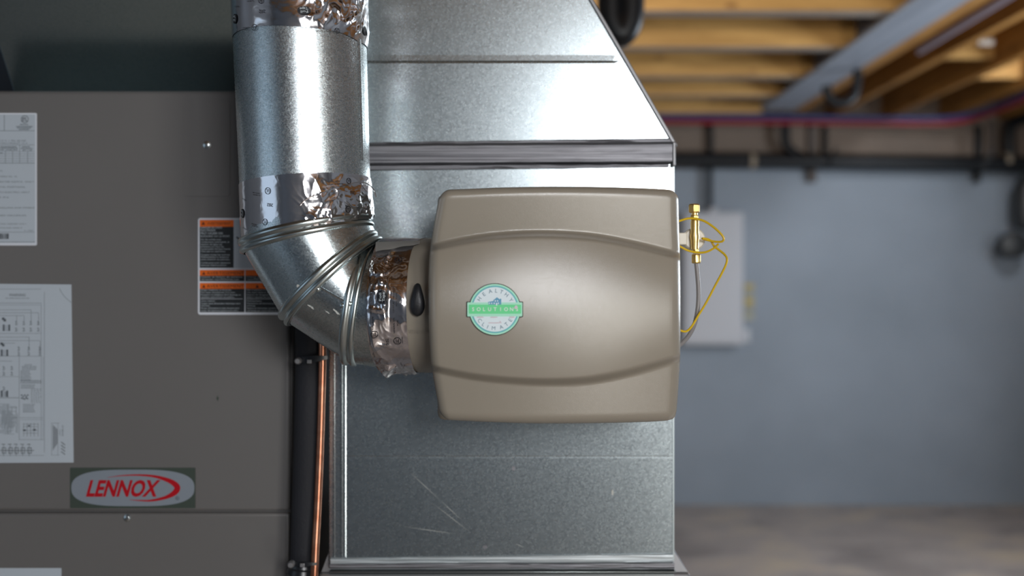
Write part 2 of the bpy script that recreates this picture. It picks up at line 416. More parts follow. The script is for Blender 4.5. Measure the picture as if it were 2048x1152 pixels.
tubething('red_water_line', [P(1240, 243, 6.40), P(1420, 244, 6.40), P(1600, 245, 6.42), P(1760, 247, 6.42), P(1900, 246, 6.36), P(1975, 229, 6.1), P(2100, 178, 5.2)], .0135, M['pexred'], 'red plastic water line under the ends of the joists', 'water pipe')
panel = thing('electrical_panel', 'pale grey electrical panel mounted on the blue far wall', 'panel', P(1427, 690, 6.62))
b = MB(); p0 = P(1364, 690, 6.62); p1 = P(1486, 425, 6.62); b.box((p0.x, 6.60, p0.z), (p1.x, 6.699, p1.z)); b.build('enclosure', M['panelwhite'], panel, bevel=.006)
b = MB(); b.box((p0.x + .015, 6.585, p0.z + .02), (p1.x - .015, 6.60, p1.z - .02)); b.build('door', M['panelwhite'], panel, bevel=.004)
b = MB(); c = P(1425, 424, 6.63); b.lathe(c, (0, 0, 1), [(.03, -.01), (.03, .025), (.02, .03)], 14); b.build('cable_clamp', M['panelwhite'], panel, smooth=True)
note = thing('wall_notice', 'small striped yellow notice on the wall beside the electrical panel', 'notice', P(1498, 640, 6.69))
b = MB(); p0 = P(1489, 640, 6.69); p1 = P(1508, 567, 6.69); b.box((p0.x, 6.69, p0.z), (p1.x, 6.699, p1.z)); b.build('paper', M['notice'], note)
for a, c_ in ((568, 576), (582, 584), (588, 590), (598, 609), (614, 616), (621, 624)):
    b = MB(); q0 = P(1490, c_, 6.689); q1 = P(1507, a, 6.689); b.box((q0.x, 6.6885, q0.z), (q1.x, 6.690, q1.z)); b.build('stripe', M['noticeyellow'] if c_ - a > 5 else M['inkgrey'], note)
sw = thing('wall_switch', 'small white switch plate low beside the electrical panel', 'switch', P(1494, 682, 6.69))
b = MB(); p0 = P(1484, 684, 6.69); p1 = P(1500, 658, 6.69); b.box((p0.x, 6.68, p0.z), (p1.x, 6.699, p1.z)); b.build('plate', M['panelwhite'], sw, bevel=.004)
b = MB(); p0 = P(1489, 676, 6.69); p1 = P(1495, 666, 6.69); b.box((p0.x, 6.672, p0.z), (p1.x, 6.681, p1.z)); b.build('toggle', M['panelwhite'], sw)
vessel = thing('dark_vessel', 'dark rounded vessel hanging on the far wall at the frame edge', 'vessel', P(2052, 470, 6.5))
b = MB(); c = P(2052, 460, 6.5); b.lathe(c, (0, 0, 1), [(.03, 0), (.06, .02), (.075, .08), (.075, .28), (.05, .33), (.03, .36)], 24); b.build('body', M['darktank'], vessel, smooth=True)
b = MB(); b.lathe(P(2032, 490, 6.45), (0, 1, 0), [(.03, -.02), (.085, 0), (.085, .10), (.04, .12)], 24); b.build('cap', M['darktank'], vessel, smooth=True)

# under the joists
tubething('drain_trap', [P(1652, 172, 5.0), P(1656, 190, 5.0), P(1668, 203, 5.0), P(1686, 206, 5.0), P(1703, 198, 5.0), P(1712, 180, 5.0), P(1716, 140, 5.0)], .024, M['abs'], 'black hook shaped drain trap hanging below the joists beside the beam', 'drain trap')
tubething('black_drain_bend', [P(1221, -330, 2.55), P(1221, -90, 2.55), P(1221, 0, 2.55), P(1225, 44, 2.55), P(1242, 67, 2.55), P(1258, 44, 2.55), P(1262, 0, 2.55), P(1262, -90, 2.55), P(1262, -330, 2.55)], .035, M['abs'], 'shiny black drain bend in front of the joists behind the sloping duct', 'drain bend', seg=20)
tubething('joist_cable', [P(1838, 103, 4.66), P(1925, 50, 4.19), P(2060, -32, 3.62)], .014, M['cable'], 'grey cable running along the side of a joist', 'cable')
b = MB(); b.tube([P(1955, 83, 4.65), P(1984, 84, 4.65)], .018, 12); tag(b.build('white_fitting', M['pvc'], smooth=True), 'small white pipe fitting up among the joists', 'fitting')

# ------------------------------------------------------------------ furnace
YFU = 1.36
fur = thing('furnace', 'large grey furnace cabinet covered in printed labels', 'furnace', (-.60, 1.75, 0))
fx0, fx1, ftop = P(-72, 0, YFU).x, P(588, 0, YFU).x, P(0, 180, YFU).z
b = MB(); b.box((fx0, YFU + .002, .0), (fx1, YFU + .72, ftop)); b.build('cabinet', M['furnace'], fur, bevel=.006, bseg=3)
seam = P(0, 1022, YFU).z
b = MB(); b.box((fx0 + .002, YFU - .006, seam + .0012), (fx1 - .004, YFU + .004, ftop - .0025)); b.build('upper_panel', M['furnace'], fur, bevel=.006, bseg=4)
b = MB(); b.box((fx0 + .002, YFU - .006, .06), (fx1 - .004, YFU + .004, seam - .0012)); b.build('lower_panel', M['furnace'], fur, bevel=.004, bseg=3)
YP = YFU - .006
def rrect(px0, py0, px1, py1, Y, r, n=5, quad=None):
    """rounded rectangle outline in pixels of the face at depth Y, as (x, z), counter-clockwise from the front"""
    a = P(px0, py1, Y); c = P(px1, py0, Y); rr = r * Y / F; out = []
    for cx, cz, t0 in ((c.x - rr, c.z - rr, 0), (a.x + rr, c.z - rr, 90), (a.x + rr, a.z + rr, 180), (c.x - rr, a.z + rr, 270)):
        for k in range(n + 1):
            t = math.radians(t0 + 90 * k / n); out.append((cx + rr * math.cos(t), cz + rr * math.sin(t)))
    return out
def plate(name, m, parent, px0, py0, px1, py1, Y, th, r=0.5):
    b = MB(); b.prism(rrect(px0, py0, px1, py1, Y, r), Y - th, Y + .0002); return b.build(name, m, parent)
def rects(name, m, parent, lst, Y, th=.0001):
    b = MB()
    for x0, y0, x1, y1 in lst:
        a = P(x0, y1, Y); c = P(x1, y0, Y); b.box((a.x, Y - th, a.z), (c.x, Y + .00005, c.z))
    return b.build(name, m, parent)
def tline(mb, s, px, py, hpx, Y, wpx=None, bold=0, align='L', shear=0, rot=0):
    """px, py: where the baseline starts"""
    o = P(px, py, Y); k = Y / F; cr, sr = math.cos(rot), math.sin(rot)
    text(mb, s, lambda x, y: (o.x + x * cr - y * sr, Y, o.z + x * sr + y * cr), hpx * k, wpx * k if wpx else None, bold, align, shear)
def greek(x0, x1, y, h, rng, word=(3, 9), gap=1.4):
    out = []; x = x0
    while x < x1 - 2:
        wd = rng.uniform(*word); out.append((x, y - h / 2, min(x + wd, x1), y + h / 2)); x += wd + gap
    return out

plate('access_cover', M['furnace'], fur, 368, 202, 460, 393, YP, .0009, 7)
def screw(px, py, Y, r, parent, m=M['screw']):
    b = MB(); c = P(px, py, Y); c.y = Y
    b.lathe(c, (0, -1, 0), [(r * 1.25, 0), (r * 1.25, .0008), (r, .001), (r * .95, .003), (r * .6, .0036)], 12); b.build('screw', m, parent, smooth=True)
screw(414, 290, YP - .0009, .0042, fur); screw(255, 1036, YP, .0042, fur)
b = MB(); p = P(435, 797, YP - .0002); k = YP / F; b.add([p] + [p + Vector((rx * k, 0, rz * k)) for rx, rz in ((-2.5, 1), (-1, 3), (0, 7), (1, 3), (3, 2), (2, -1), (.5, -6), (-1, -3))], [(0, 1 + i, 1 + (i + 1) % 8) for i in range(8)]); b.build('scuff', M['plate'], fur)
b = MB(); b.lathe(P(415, 238, YP), (0, -1, 0), [(.0012, 0), (.0012, .0003)], 8); b.build('screw_hole', M['hole'], fur)

# rating label, top left
YL = YP - .0004
lab = plate('rating_label', M['labeledge'], fur, -58, 226, 74, 491, YP, .0004, 3)
plate('rating_panel', M['label'], lab, -56, 229, 70.5, 486, YL, .00012, 2)
YI = YL - .0002
rng = random.Random(3)
ln = [(8.2, 230, 9, 261.5), (-55, 261.2, 69.5, 261.9), (-55, 289.4, 69, 290), (-55, 325.8, 69, 326.6), (39, 289.6, 39.6, 326), (-55, 483.5, 70, 484.2), (-55, 464, 69, 464.6)]
for x in (10.5, 25, 55): ln.append((x, 299, x + .6, 326))
for y in (303, 307.5, 312, 317, 321.5): ln.append((-55, y, 69, y + .4))
rects('ruled_lines', M['inkgrey'], lab, ln, YI)
tx = MB()
for s, x, y, h, wd in (('FILTER RATING 115 V, 1 PH, 60 HZ', -52, 283, 3.2, 104), ('1 1/2 HP, MAX OVERCURRENT 15 A', -46, 287.5, 2.6, 101), ('FOR 4 IN.', -36, 343, 2.8, 42), ('UNDER LETTERS IN. G.', -40, 354.5, 2.8, 75),
                       ('TEMPLATE ON HEATER INDICA. ONLY.', -52, 365, 3, 121), ('AND HORIZONTAL POSITIONS.', -52, 375.5, 3, 103), ('ELECTRICAL, WITH ELECTRIC HEAT', -52, 386, 3, 111),
                       ('DUCT, 0 IN.', -40, 396, 2.8, 59), ('FOR HOUSED DWELLING AND MOBILE', -52, 417, 3, 121), ('ELECTRICAL, 240V MAXIMUM.', -52, 432.5, 3, 105),
                       ('WITH FAN ACCESSORIES NEEDED ONLY', -52, 449, 2.4, 105), ('POSTER CONDITIONS ONLY', -52, 457, 2.4, 97), ('P. 17083', 49, 462.5, 2.2, 17)):
    tline(tx, s, x, y, h, YI, wd)
tx.build('printed_text', M['inkgrey'], lab)
g = []
for y, a, c_ in ((249, 40, 58), (253, 32, 65), (256, 34, 63), (259, 38, 60), (293.5, 1, 35), (296.5, 0, 35), (300, 0, 8), (300, 13, 24), (300, 27, 36), (293.5, 44, 62), (297, 42, 66), (300.5, 45, 52), (300.5, 58, 66), (306, 0, 7)):
    g += greek(a, c_, y, 1.6, rng, (1.5, 4), .7)
rects('small_print', M['inkgrey'], lab, g, YI)
x = -30; bars = []
while x < 17:
    wd = rng.choice((.6, .9, 1.6)); bars.append((x, 467, x + wd, 478)); x += wd + rng.choice((.6, .9, 1.3))
rects('bar_code', M['ink'], lab, bars, YI)
b = MB(); c = P(49.5, 238.5, YI); k = YI / F
b.grid([[(c.x + r * k * math.cos(t), YI, c.z + r * k * math.sin(t)) for t in [2 * math.pi * i / 28 for i in range(28)]] for r in (7.6, 6.6)], closed=True)
tline(b, 'ETL', 49.5, 234.8 + 7.6, 7.2, YI, 9.5, .02, 'C')
b.build('certification_mark', M['ink'], lab)

# wiring diagram sheet
lab = MB(); q = [P(-62, 567, YP), P(143, 569, YP), P(147.5, 925, YP), P(-62, 926, YP)]
lab.prism([(p.x, p.z) for p in q][::-1], YP - .0005, YP + .0002); lab = lab.build('wiring_diagram_sheet', M['label'], fur)
YI = YP - .0007
ln = [(-55, 578, 82, 578.7), (-55, 605.8, 82, 606.6), (-55, 609.6, 82, 610.2), (82, 607, 82.6, 880), (-55, 666.5, 83, 667.2), (-55, 712, 84, 712.7), (38, 713, 38.7, 880), (-55, 753, 39, 753.6), (-55, 795, 39, 796.2), (39, 835, 86, 835.7), (40, 839, 86, 839.5), (39, 879, 86, 879.7), (-55, 910.5, 88, 911.2),
      (88.5, 584, 89.2, 905), (86, 713, 86.5, 880), (103, 846, 119, 846.7), (103, 910, 119, 910.6), (103, 846, 103.6, 910), (115.5, 846, 116, 910)]
rects('ruled_lines', M['inkpale'], lab, ln, YI)
tx = MB(); tline(tx, 'WARNING', 18, 592.5, 5.4, YI, 33, .005); tline(tx, 'USE COPPER CONDUCTORS ONLY', 11, 597.5, 2.2, YI, 48)
tline(tx, 'NOTES', 49, 731, 2.6, YI, 15); tline(tx, '537381-01', 127, 872, 3.4, YI, 21, 0, 'L', 0, R90); tline(tx, '19W62', 121, 871, 2.4, YI, 12, 0, 'L', 0, R90)
tx.build('printed_text', M['inkgrey'], lab)
g = []
def sym(x, y, s=1.0):
    return [(x - 1.4 * s, y - 4 * s, x - .8 * s, y + 4 * s), (x - 3 * s, y - 3 * s, x + 1 * s, y - 2.4 * s), (x, y - 1.5 * s, x + 1.8 * s, y - .6 * s), (x - .2, y + 1, x + 2.2 * s, y + 1.7), (x - 3 * s, y + 3 * s, x + 2 * s, y + 3.8 * s)]
for xs, y in (((33, 48, 62, 77), 646), ((33, 48, 62, 77), 659), ((38, 58, 80), 697), ((38, 58, 80), 707), ((8, 24), 736), ((8, 24), 747), ((8,), 777), ((12,), 788)):
    for x in xs: g += sym(x, y)
for x in (33, 48): g += [(x, 632, x + .5, 643)]
for x, y0 in ((62, 620), (77, 626), (58, 674), (80, 682)): g += [(x, y0, x + .5, y0 + 24)]
for y, x1 in ((619.5, 62), (625.3, 77), (631, 48), (674, 58), (681, 80), (686, 30), (722, 24)): g += [(-20, y, x1, y + .5)]
for x, y in ((8, 639), (5, 689)): g += [(x - 4, y - 4, x + 1, y + 1), (x - 1, y - 1, x + 4, y + 4)]
for x0, y0 in ((6, 651), (2, 701), (2, 783)):
    for i in range(4): g += [(x0 - 2, y0 + i * 3.2, x0 + 15, y0 + i * 3.2 + .6)]
    g += [(x0, y0 - 2, x0 + 3, y0 + 11), (x0 + 11, y0 - 2, x0 + 14, y0 + 11)]
for y in list(range(733, 741, 3)): g += greek(44, 74, y, .9, rng, (2, 6), .8)
for y in list(range(742, 761, 3)): g += greek(41, 62, y, .9, rng, (2, 6), .8)
for y in (761, 763.5, 766): g += greek(41, 83, y, .9, rng, (2, 7), .8)
for y in (770, 773, 776): g += greek(42, 70, y, .9, rng, (2, 7), .8)
for y in range(778, 806, 3): g += greek(62, 82, y, .8, rng, (2, 4), 2)
for y in range(809, 827, 3): g += greek(46, 70, y, .9, rng, (2, 5), .8)
for i in range(5): g += [(42 + i * 3, 789 + (i % 2) * 3, 45 + i * 3, 791.5 + (i % 2) * 3), (42 + i * 3, 795 + (i % 3), 44.6 + i * 3, 797.5 + (i % 3))]
for i in range(26):
    y = 808 + i * 2.4; x0 = rng.uniform(-20, 8); x1 = rng.uniform(18, 36); g.append((x0, y, x1, y + .5))
for i in range(12):
    x = 4 + i * 2.8; g.append((x, 808 + rng.uniform(0, 22), x + .5, 845 + rng.uniform(0, 22)))
for y in (848, 853, 861, 866): g += [(48, y, 76, y + .5)]
for x in (47, 54, 61, 68, 76): g += [(x, 846, x + .5, 873)]
g += [(56, 850, 60, 853), (66, 858, 72, 861), (46, 859, 52, 862)]
rects('schematic', M['inkgrey'], lab, g, YI)
g = [(-20, 900.5, 68, 901.4)]
for x in (8, 21, 33, 46, 59): g += [(x - 4, 895, x + 4, 895.9), (x - 4, 906, x + 4, 906.9), (x - 4, 895, x - 3.2, 907), (x + 3.2, 895, x + 4, 907), (x - 1, 890, x - .4, 912), (x - 5, 888, x + 2, 889)]
for i in range(16): g.append((122 + (i % 4) * 2, 884 + i * 1.6, 124.5 + (i % 4) * 2, 885.1 + i * 1.6))
for i in range(5): g += [(106 + i * 2, 850 + i * 2, 106.7 + i * 2, 900 - i * 3)]
rects('connector_row', M['ink'], lab, g, YI)
# crease and scuffs in the sheet
b = MB(); b.tube([P(119, 577, YI), P(125, 588, YI), P(133, 597, YI), P(143, 605, YI)], .00035, 5, smooth_n=4); b.build('crease', M['inkpale'], lab)
plate('lower_label', M['label'], fur, -62, 1136, 123, 1230, YP, .0004, 1)

# warning label, half behind the elbow
lab = plate('warning_label', M['labeledge'], fur, 396, 436, 586, 629.5, YP, .0004, 5)
YL = YP - .0004
plate('pictogram_panel', M['label'], lab, 399, 439.5, 583, 536, YL, .0001, 1)
YI = YL - .00015
BLK = [(399.5, 453, 467.3, 535.6), (399.5, 551, 489, 562.5), (491, 551, 583, 562.5), (399.5, 577, 489, 624.5), (491, 577, 583, 624.5)]
for q in BLK: rects('black_field', M['black'], lab, [q], YI + .0001)
for q in [(399.5, 440, 467.3, 453.6), (399.5, 540, 489, 551.4), (491, 540, 583, 551.4), (399.5, 566, 489, 577.6), (491, 566, 583, 577.6)]: rects('orange_field', M['orange'], lab, [q], YI)
rects('divider_lines', M['labeledge'], lab, [(398, 563, 584, 565.4), (489.2, 539, 490.6, 625), (401, 597.4, 485, 598.1), (493, 597.4, 583, 598.1)], YI - .00012)
YT = YI - .0002
tx = MB()
tline(tx, 'AVERTISSEMENT', 415, 449.3, 5.0, YT, 46, .012)
for y in (549.3, 575.3): tline(tx, 'AVERTISSEMENT', 413.5, y, 6.2, YT, 74, .012)
tline(tx, 'WARNING', 525, 575.3, 6.2, YT, 46, .012)
for x, y in ((403, 449.5), (404, 549.5), (404, 575.5), (511, 575.5)):
    a = P(x, y, YT); k = YT / F; tx.add([(a.x, YT, a.z), (a.x + 7 * k, YT, a.z), (a.x + 3.5 * k, YT, a.z + 6.4 * k)], [(0, 1, 2)])
tx.build('heading_text', M['brown_ink'], lab)
tx = MB()
for s, y, wd in (('DANGER DE CHOC', 457.2, 43), ('ÉLECTRIQUE.', 462.4, 30), ('PEUT CAUSER DES', 468.4, 44), ('BLESSURES OU LA MORT.', 474.2, 59)):
    tline(tx, s, 401.5, y, 3.8, YT, wd, .012)
for s, y, wd in (('Sur les unités avec', 480.3, 41), ('conducteurs unipolaires, la', 485.2, 57), ('tension de ligne est', 490, 43), ('présente sur tous les', 494.6, 46), ('composants lorsque l\'unité', 499.2, 59), ('n\'est pas en opération.', 504, 50),
                 ('Coupez toutes les sources', 510.8, 58), ('d\'alimentation à distance', 515.4, 56), ('avant d\'ouvrir ce panneau.', 520.2, 58), ('L\'unité peut avoir plusieurs', 527, 59), ('sources d\'alimentation.', 531.8, 52)):
    tline(tx, s, 401.5, y, 2.9, YT, wd, .008)
for s, x, y, wd in (('Cancer et lésions du système', 401.5, 555.2, 83), ('reproducteur. www.P65Warnings.ca.gov', 401.5, 560, 77), ('Cancer and', 494, 555.2, 30), ('www.P65Warnings.ca.gov', 494, 560, 60),
                    ('Danger d\'explosion ou d\'incendie.', 401.5, 581.2, 62), ('Peut causer des blessures ou la mort.', 401.5, 586, 69), ('Récupérer le réfrigérant de la décharge en', 401.5, 590.8, 80), ('expulsion avant d\'ouvrir le système.', 401.5, 595.4, 67),
                    ('Lames rotatives.', 401.5, 603.2, 29), ('Couper toute alimentation électrique avant', 401.5, 608.2, 79), ('l\'entretien.', 401.5, 612.6, 19), ('Ne pas obtempérer à cette directive peut', 401.5, 617.6, 77), ('causer des blessures graves ou la mort.', 401.5, 622.4, 75),
                    ('Risk of explosion or fire.', 494, 581.2, 44), ('Can cause injury or death.', 494, 586, 52), ('Recover all refrigerant to relieve pressure', 494, 590.8, 82), ('before opening the system.', 494, 595.4, 56),
                    ('Rotating blades.', 494, 603.2, 30), ('Disconnect all electrical power before', 494, 608.2, 78), ('servicing.', 494, 612.6, 17), ('Failure to disconnect power before', 494, 617.6, 72), ('servicing can cause injury or death.', 494, 622.4, 74)):
    tline(tx, s, x, y, 2.8, YT, wd, .006)
tx.build('warning_text', M['whiteink'], lab)
b = MB(); b.tube([P(473, 474, YT), P(492, 491, YT)], .0009, 6); b.build('pictogram_arrow', M['black'], lab)

# brand plate
lab = plate('brand_plate', M['plate'], fur, 141, 935.5, 391, 1016, YP, .0012, 1)
YI = YP - .0012
b = MB(); pts = []
for i in range(64):
    t = 2 * math.pi * i / 64; c_, s_ = math.cos(t), math.sin(t)
    px = 266 + 123 * math.copysign(abs(c_) ** .62, c_); py = 975.7 - 36.5 * math.copysign(abs(s_) ** .78, s_)
    p = P(px, py, YI); pts.append((p.x, p.z))
b.prism(pts, YI - .0006, YI); b.build('silver_field', M['silver'], lab)
YI -= .0008
tx = MB(); tline(tx, 'LENNOX', 172, 992, 31, YI, 141, .035, 'L', .28)
pts = spline([(215, 955, .5), (243, 951.3, 1.8), (278, 950.2, 3.2), (310, 953, 5), (337, 961, 8.5), (351, 969.5, 11), (354.5, 977, 12), (348.5, 986, 10.5), (331, 995, 6.5), (303, 1001, 4), (280, 1001, 2.2), (258, 999.4, .5)], 6)
rows = []
for i, p in enumerate(pts):
    a = pts[max(0, i - 1)]; c_ = pts[min(len(pts) - 1, i + 1)]; d = Vector((c_.x - a.x, c_.y - a.y)).normalized(); n = Vector((-d.y, d.x)) * max(.2, p.z) / 2
    rows.append([P(p.x + n.x, p.y + n.y, YI), P(p.x - n.x, p.y - n.y, YI)])
tx.grid(rows); tx.build('brand_lettering', M['red'], lab)
tx = MB(); tline(tx, 'R', 354.5, 998, 3.2, YI, None, 0, 'C'); k = YI / F; c = P(354.5, 996.4, YI)
tx.grid([[(c.x + r * k * math.cos(t), YI, c.z + r * k * math.sin(t)) for t in [2 * math.pi * i / 20 for i in range(20)]] for r in (3.6, 3.0)], closed=True)
tx.build('registered_mark', M['ink'], lab)

# ------------------------------------------------------------------ plenum above the furnace: it leans out over the cabinet
ple = thing('supply_plenum', 'galvanized sheet metal plenum flaring out above the furnace', 'duct', (-.5, 1.6, ftop))
zb, zt = ftop + .001, 1.93
def lean(z): return 1.470 - .74 * (z - zb)
x0, x1 = P(27, 180, 1.46).x, P(600, 180, 1.46).x
b = MB(); rows = []
for z in (zb, zt): rows.append([(x0, lean(z), z), (x1, lean(z), z), (x1, 2.02, z), (x0, 2.02, z)])
b.grid(rows, closed=True, cap0=True, cap1=True); b.build('plenum_shell', M['plenum'], ple, bevel=.003)
b = MB(); b.box((x0 - .02, lean(zt) - .01, zt), (x1 + .02, 2.05, zt + .03)); b.build('top_flange', M['edge'], ple)

# ------------------------------------------------------------------ refrigerant lines in the gap
ins = thing('refrigerant_lines', 'black foam insulated line with a thin copper line strapped beside it next to the furnace', 'pipe', P(606, 1300, 1.39))
b = MB(); b.tube([P(623, 60, 1.44), P(623, 130, 1.36), P(623, 200, 1.325), P(623, 560, 1.322), P(621, 700, 1.322), P(616, 900, 1.322), P(608, 1130, 1.322), P(606, 1500, 1.322), P(606, 2000, 1.322)], [.0195, .0195, .0195, .0195, .0195, .0192, .0186, .0190, .0190], 28); b.build('foam_sleeve', M['foam'], ins, smooth=True)
b = MB(); rows = []
for i in range(13):
    y = 1126 + i * 5; rows.append((607 - i * .5, y))
b.tube([P(x, y, 1.322) for x, y in rows], [.0202 + .0012 * math.sin(i * 2.1) for i in range(13)], 28); b.build('tape_wrap', M['tape'], ins, smooth=True)
def strap(py0, xl, xr, dy, Y, h):
    b = MB(); rows = []
    for i in range(15):
        t = i / 14; px = xl + (xr - xl) * t; py = py0 + dy * t; yy = Y + .004 * (2 * t - 1) ** 2
        hh = h * (1 if t < .6 else 1 - (t - .6) * 1.3)
        p = P(px, py - hh / 2, yy); q = P(px, py + hh / 2, yy); rows.append([p, q, q + Vector((0, .0015, 0)), p + Vector((0, .0015, 0))])
    b.grid(rows, closed=True, cap0=True, cap1=True); s_ = b.build('strap', M['tape'], ins, smooth=True)
    c = P(xl + 3, py0, Y - .002); b = MB(); b.lathe(c, (0, -1, 0), [(.0045, -.006), (.0045, .002), (.003, .004)], 10); b.build('strap_screw', M['flatgrey'], s_, smooth=True)
    b = MB(); c = P(xl + 26, py0 + 1, Y - .0015); b.box((c.x - .003, c.y - .002, c.z - .0025), (c.x + .003, c.y, c.z + .0025)); b.build('strap_buckle', M['flatgrey'], s_, bevel=.0006)
strap(722, 593, 655, -7, 1.291, 13)
strap(1129, 579, 634, -1, 1.284, 9)
b = MB(); b.tube([P(644, 60, 1.42), P(644, 130, 1.335), P(644, 200, 1.302), P(644, 560, 1.300), P(645, 700, 1.300), P(643, 800, 1.300), P(640, 900, 1.300), P(635, 1020, 1.298), P(630, 1120, 1.293), P(627, 1250, 1.292), P(627, 1800, 1.292)], .0049, 18, smooth_n=8); co = b.build('copper_pipe', M['copper'], ins, smooth=True); co['label'] = 'thin bare copper pipe'

# ------------------------------------------------------------------ return duct
YD = 1.33
duct = thing('return_duct', 'tall galvanized return air duct behind the humidifier', 'duct', (0, 1.55, 0.9))
dx0, dx1 = P(658, 0, YD).x, P(1347, 0, YD).x
DD = .50
def face_profile(z0, z1, creases, dp):
    """front face of a sheet metal box as rows of depth offsets, with folded cross ribs"""
    prof = [(z0, 0)]
    for z in creases: prof += [(z - .0030, 0.0), (z - .0006, dp), (z + .0004, -dp * .5), (z + .008, 0)]
    prof.append((z1, 0)); return prof
zl0, zl1 = P(0, 1136, YD).z, P(0, 300, YD).z
b = MB(); rows = []
for z, dy in face_profile(zl0, zl1, [P(0, 912, YD).z], .00009):
    rows.append([(dx0, YD + DD, z), (dx0, YD, z), (dx0 + .0008, YD + dy - .0004, z), (dx0 + .022, YD + dy - .0004, z), (dx0 + .023, YD + dy, z), (dx1 - .001, YD + dy, z), (dx1, YD, z), (dx1, YD + DD, z)])
b.grid(rows, closed=True, cap0=True, cap1=True); b.build('lower_box', M['duct'], duct)
# raised hem along the left edge and thin edge at the right
for xa, xb, pr in ((dx0 + .0055, dx0 + .0085, .0008), (dx0 + .0150, dx0 + .0190, .0009)):
    b = MB(); b.box((xa, YD - pr, zl0 + .012), (xb, YD + .001, zl1 - .004)); b.build('hem', M['duct'], duct, bevel=.0012)
b = MB(); b.box((dx1 - .0012, YD - .0012, zl0 + .01), (dx1 + .0008, YD + .004, zl1 - .004)); b.build('hem', M['edge'], duct)
# sloping transition above the joint
ta, tb = P(1349, 283, YD), P(1185, 0, YD); sl = (tb.x - ta.x) / (tb.z - ta.z)
zt0, zt1 = P(0, 292, YD).z, 2.24
def tx1(z): return ta.x + sl * (z - ta.z)
b = MB(); rows = []
zc = P(0, 122, YD).z
for z, dy in face_profile(zt0, zt1, [zc], .0007):
    xr = tx1(z); xm = min(xr - .02, P(1232, 0, YD).x) if abs(dy) > 1e-6 else xr - .02
    rows.append([(dx0, YD + DD, z), (dx0, YD, z), (dx0 + .004, YD + dy, z), (xm, YD + dy, z), (xr - .012, YD, z), (xr, YD, z), (xr, YD + DD, z)])
b.grid(rows, closed=True, cap0=True, cap1=True); b.build('transition', M['duct'], duct)
b = MB(); p = [(tx1(zt0) - .0055, zt0), (tx1(zt0) + .001, zt0), (tx1(zt1) + .001, zt1), (tx1(zt1) - .0055, zt1)]; b.prism(p, YD - .003, YD + .006); b.build('edge_flange', M['flatgrey'], duct, bevel=.0015)
b = MB(); b.box((dx0, YD + .02, zt1), (tx1(zt1), YD + DD, ZC - .005)); b.build('upper_box', M['duct'], duct)
# joint band
def wavy_band(name, m, xa, xb, top, bot, Y, proud, seed, n=70):
    """strip over the joint: top/bot are (left px, right px); slightly uneven"""
    b = MB(); rows = []
    for i in range(n + 1):
        t = i / n; px = xa + (xb - xa) * t
        pt = top[0] + (top[1] - top[0]) * t + .8 * noise.noise((px * .02, seed, 0)); pb = bot[0] + (bot[1] - bot[0]) * t + .8 * noise.noise((px * .02, seed + 3, 0))
        r = []
        for k in range(9):
            u = k / 8; dep = proud * min(1, min(u, 1 - u) * 8 + .25) + .0007 * noise.noise((px * .012, seed + u * 9, 4))
            r.append(P(px, pt + (pb - pt) * u, Y - dep))
        r.append(P(px, pb, Y + .002)); r.append(P(px, pt, Y + .002))
        rows.append(r)
    b.grid(rows, closed=True, cap0=True, cap1=True); return b.build(name, m, duct, smooth=True, angle=50)
wavy_band('joint_tape', M['band'], 662, 1345, (286, 276), (297, 288), YD, .002, 1.0)
wavy_band('joint_cleat', M['band'], 662, 1351.5, (288, 283), (331, 328), YD, .011, 5.0)
wavy_band('joint_sealant', M['band'], 662, 1338, (330, 328), (342, 335), YD, .0035, 9.0)
b = MB(); p0 = P(1345, 332, YD - .011); b.box((p0.x, YD - .013, p0.z), (p0.x + .0042, YD + .03, P(0, 284, YD - .011).z)); b.build('cleat_end', M['flatgrey'], duct, bevel=.0012)
# foot of the duct
wavy_band('foot_sealant', M['whiteband'], 661, 1346, (1115, 1107), (1129, 1126), YD, .0025, 13.0)
wavy_band('foot_flange', M['band'], 659, 1349, (1127, 1126), (1136, 1137), YD, .006, 17.0)
b = MB(); p0 = P(661, 1141, YD); p1 = P(1350, 1139, YD); b.box((p0.x, YD - .010, p0.z), (p1.x, YD + .01, p1.z)); b.build('foot_lip', M['bead'], duct, bevel=.0005)
# wear
def strip_between(mb, a, c_, w0, Y):
    A = P(*a, Y); C_ = P(*c_, Y); d = (C_ - A).normalized(); n = Vector((-d.z, 0, d.x)) * w0 * Y / F / 2; m_ = (A + C_) / 2
    mb.add([A, m_ + n, C_, m_ - n], [(0, 1, 2, 3)])
for segs in ([((818, 943), (880, 1000)), ((880, 1000), (925, 1042))], [((865, 1006), (942, 1066))], [((806, 1053), (918, 1069))], [((1030, 1087), (1050, 1096))]):
    b = MB()
    for a, c_ in segs: strip_between(b, a, c_, .8, YD - .0006)
    b.build('scratch', M['smear'], duct)

for px, py, rx, ry in ((1225, 985, 2.2, 6), (1027, 937, 4, 5), (970, 1094, 5, 4)):
    b = MB(); p = P(px, py, YD - .0006); k = YD / F; b.add([p] + [p + Vector((rx * k * math.cos(2 * math.pi * i / 12), 0, ry * k * math.sin(2 * math.pi * i / 12))) for i in range(12)], [(0, 1 + i, 1 + (i + 1) % 12) for i in range(12)])
    b.build('smudge', M['band'] if px != 1225 else M['smear'], duct)
filt = thing('filter_cabinet', 'grey filter cabinet that the return duct stands on', 'cabinet', (0, 1.6, 0))
zf = P(0, 1142, YD).z
b = MB(); rows = [[(dx0 + .001, YD + .004, zl0 + .020), (dx1 - .001, YD + .004, zl0 + .020), (dx1 - .001, YD + DD, zl0 + .020), (dx0 + .001, YD + DD, zl0 + .020)]]
xa, xb = P(642, 0, YD).x, P(1376, 0, YD).x
zs = P(0, 1104, YD).z
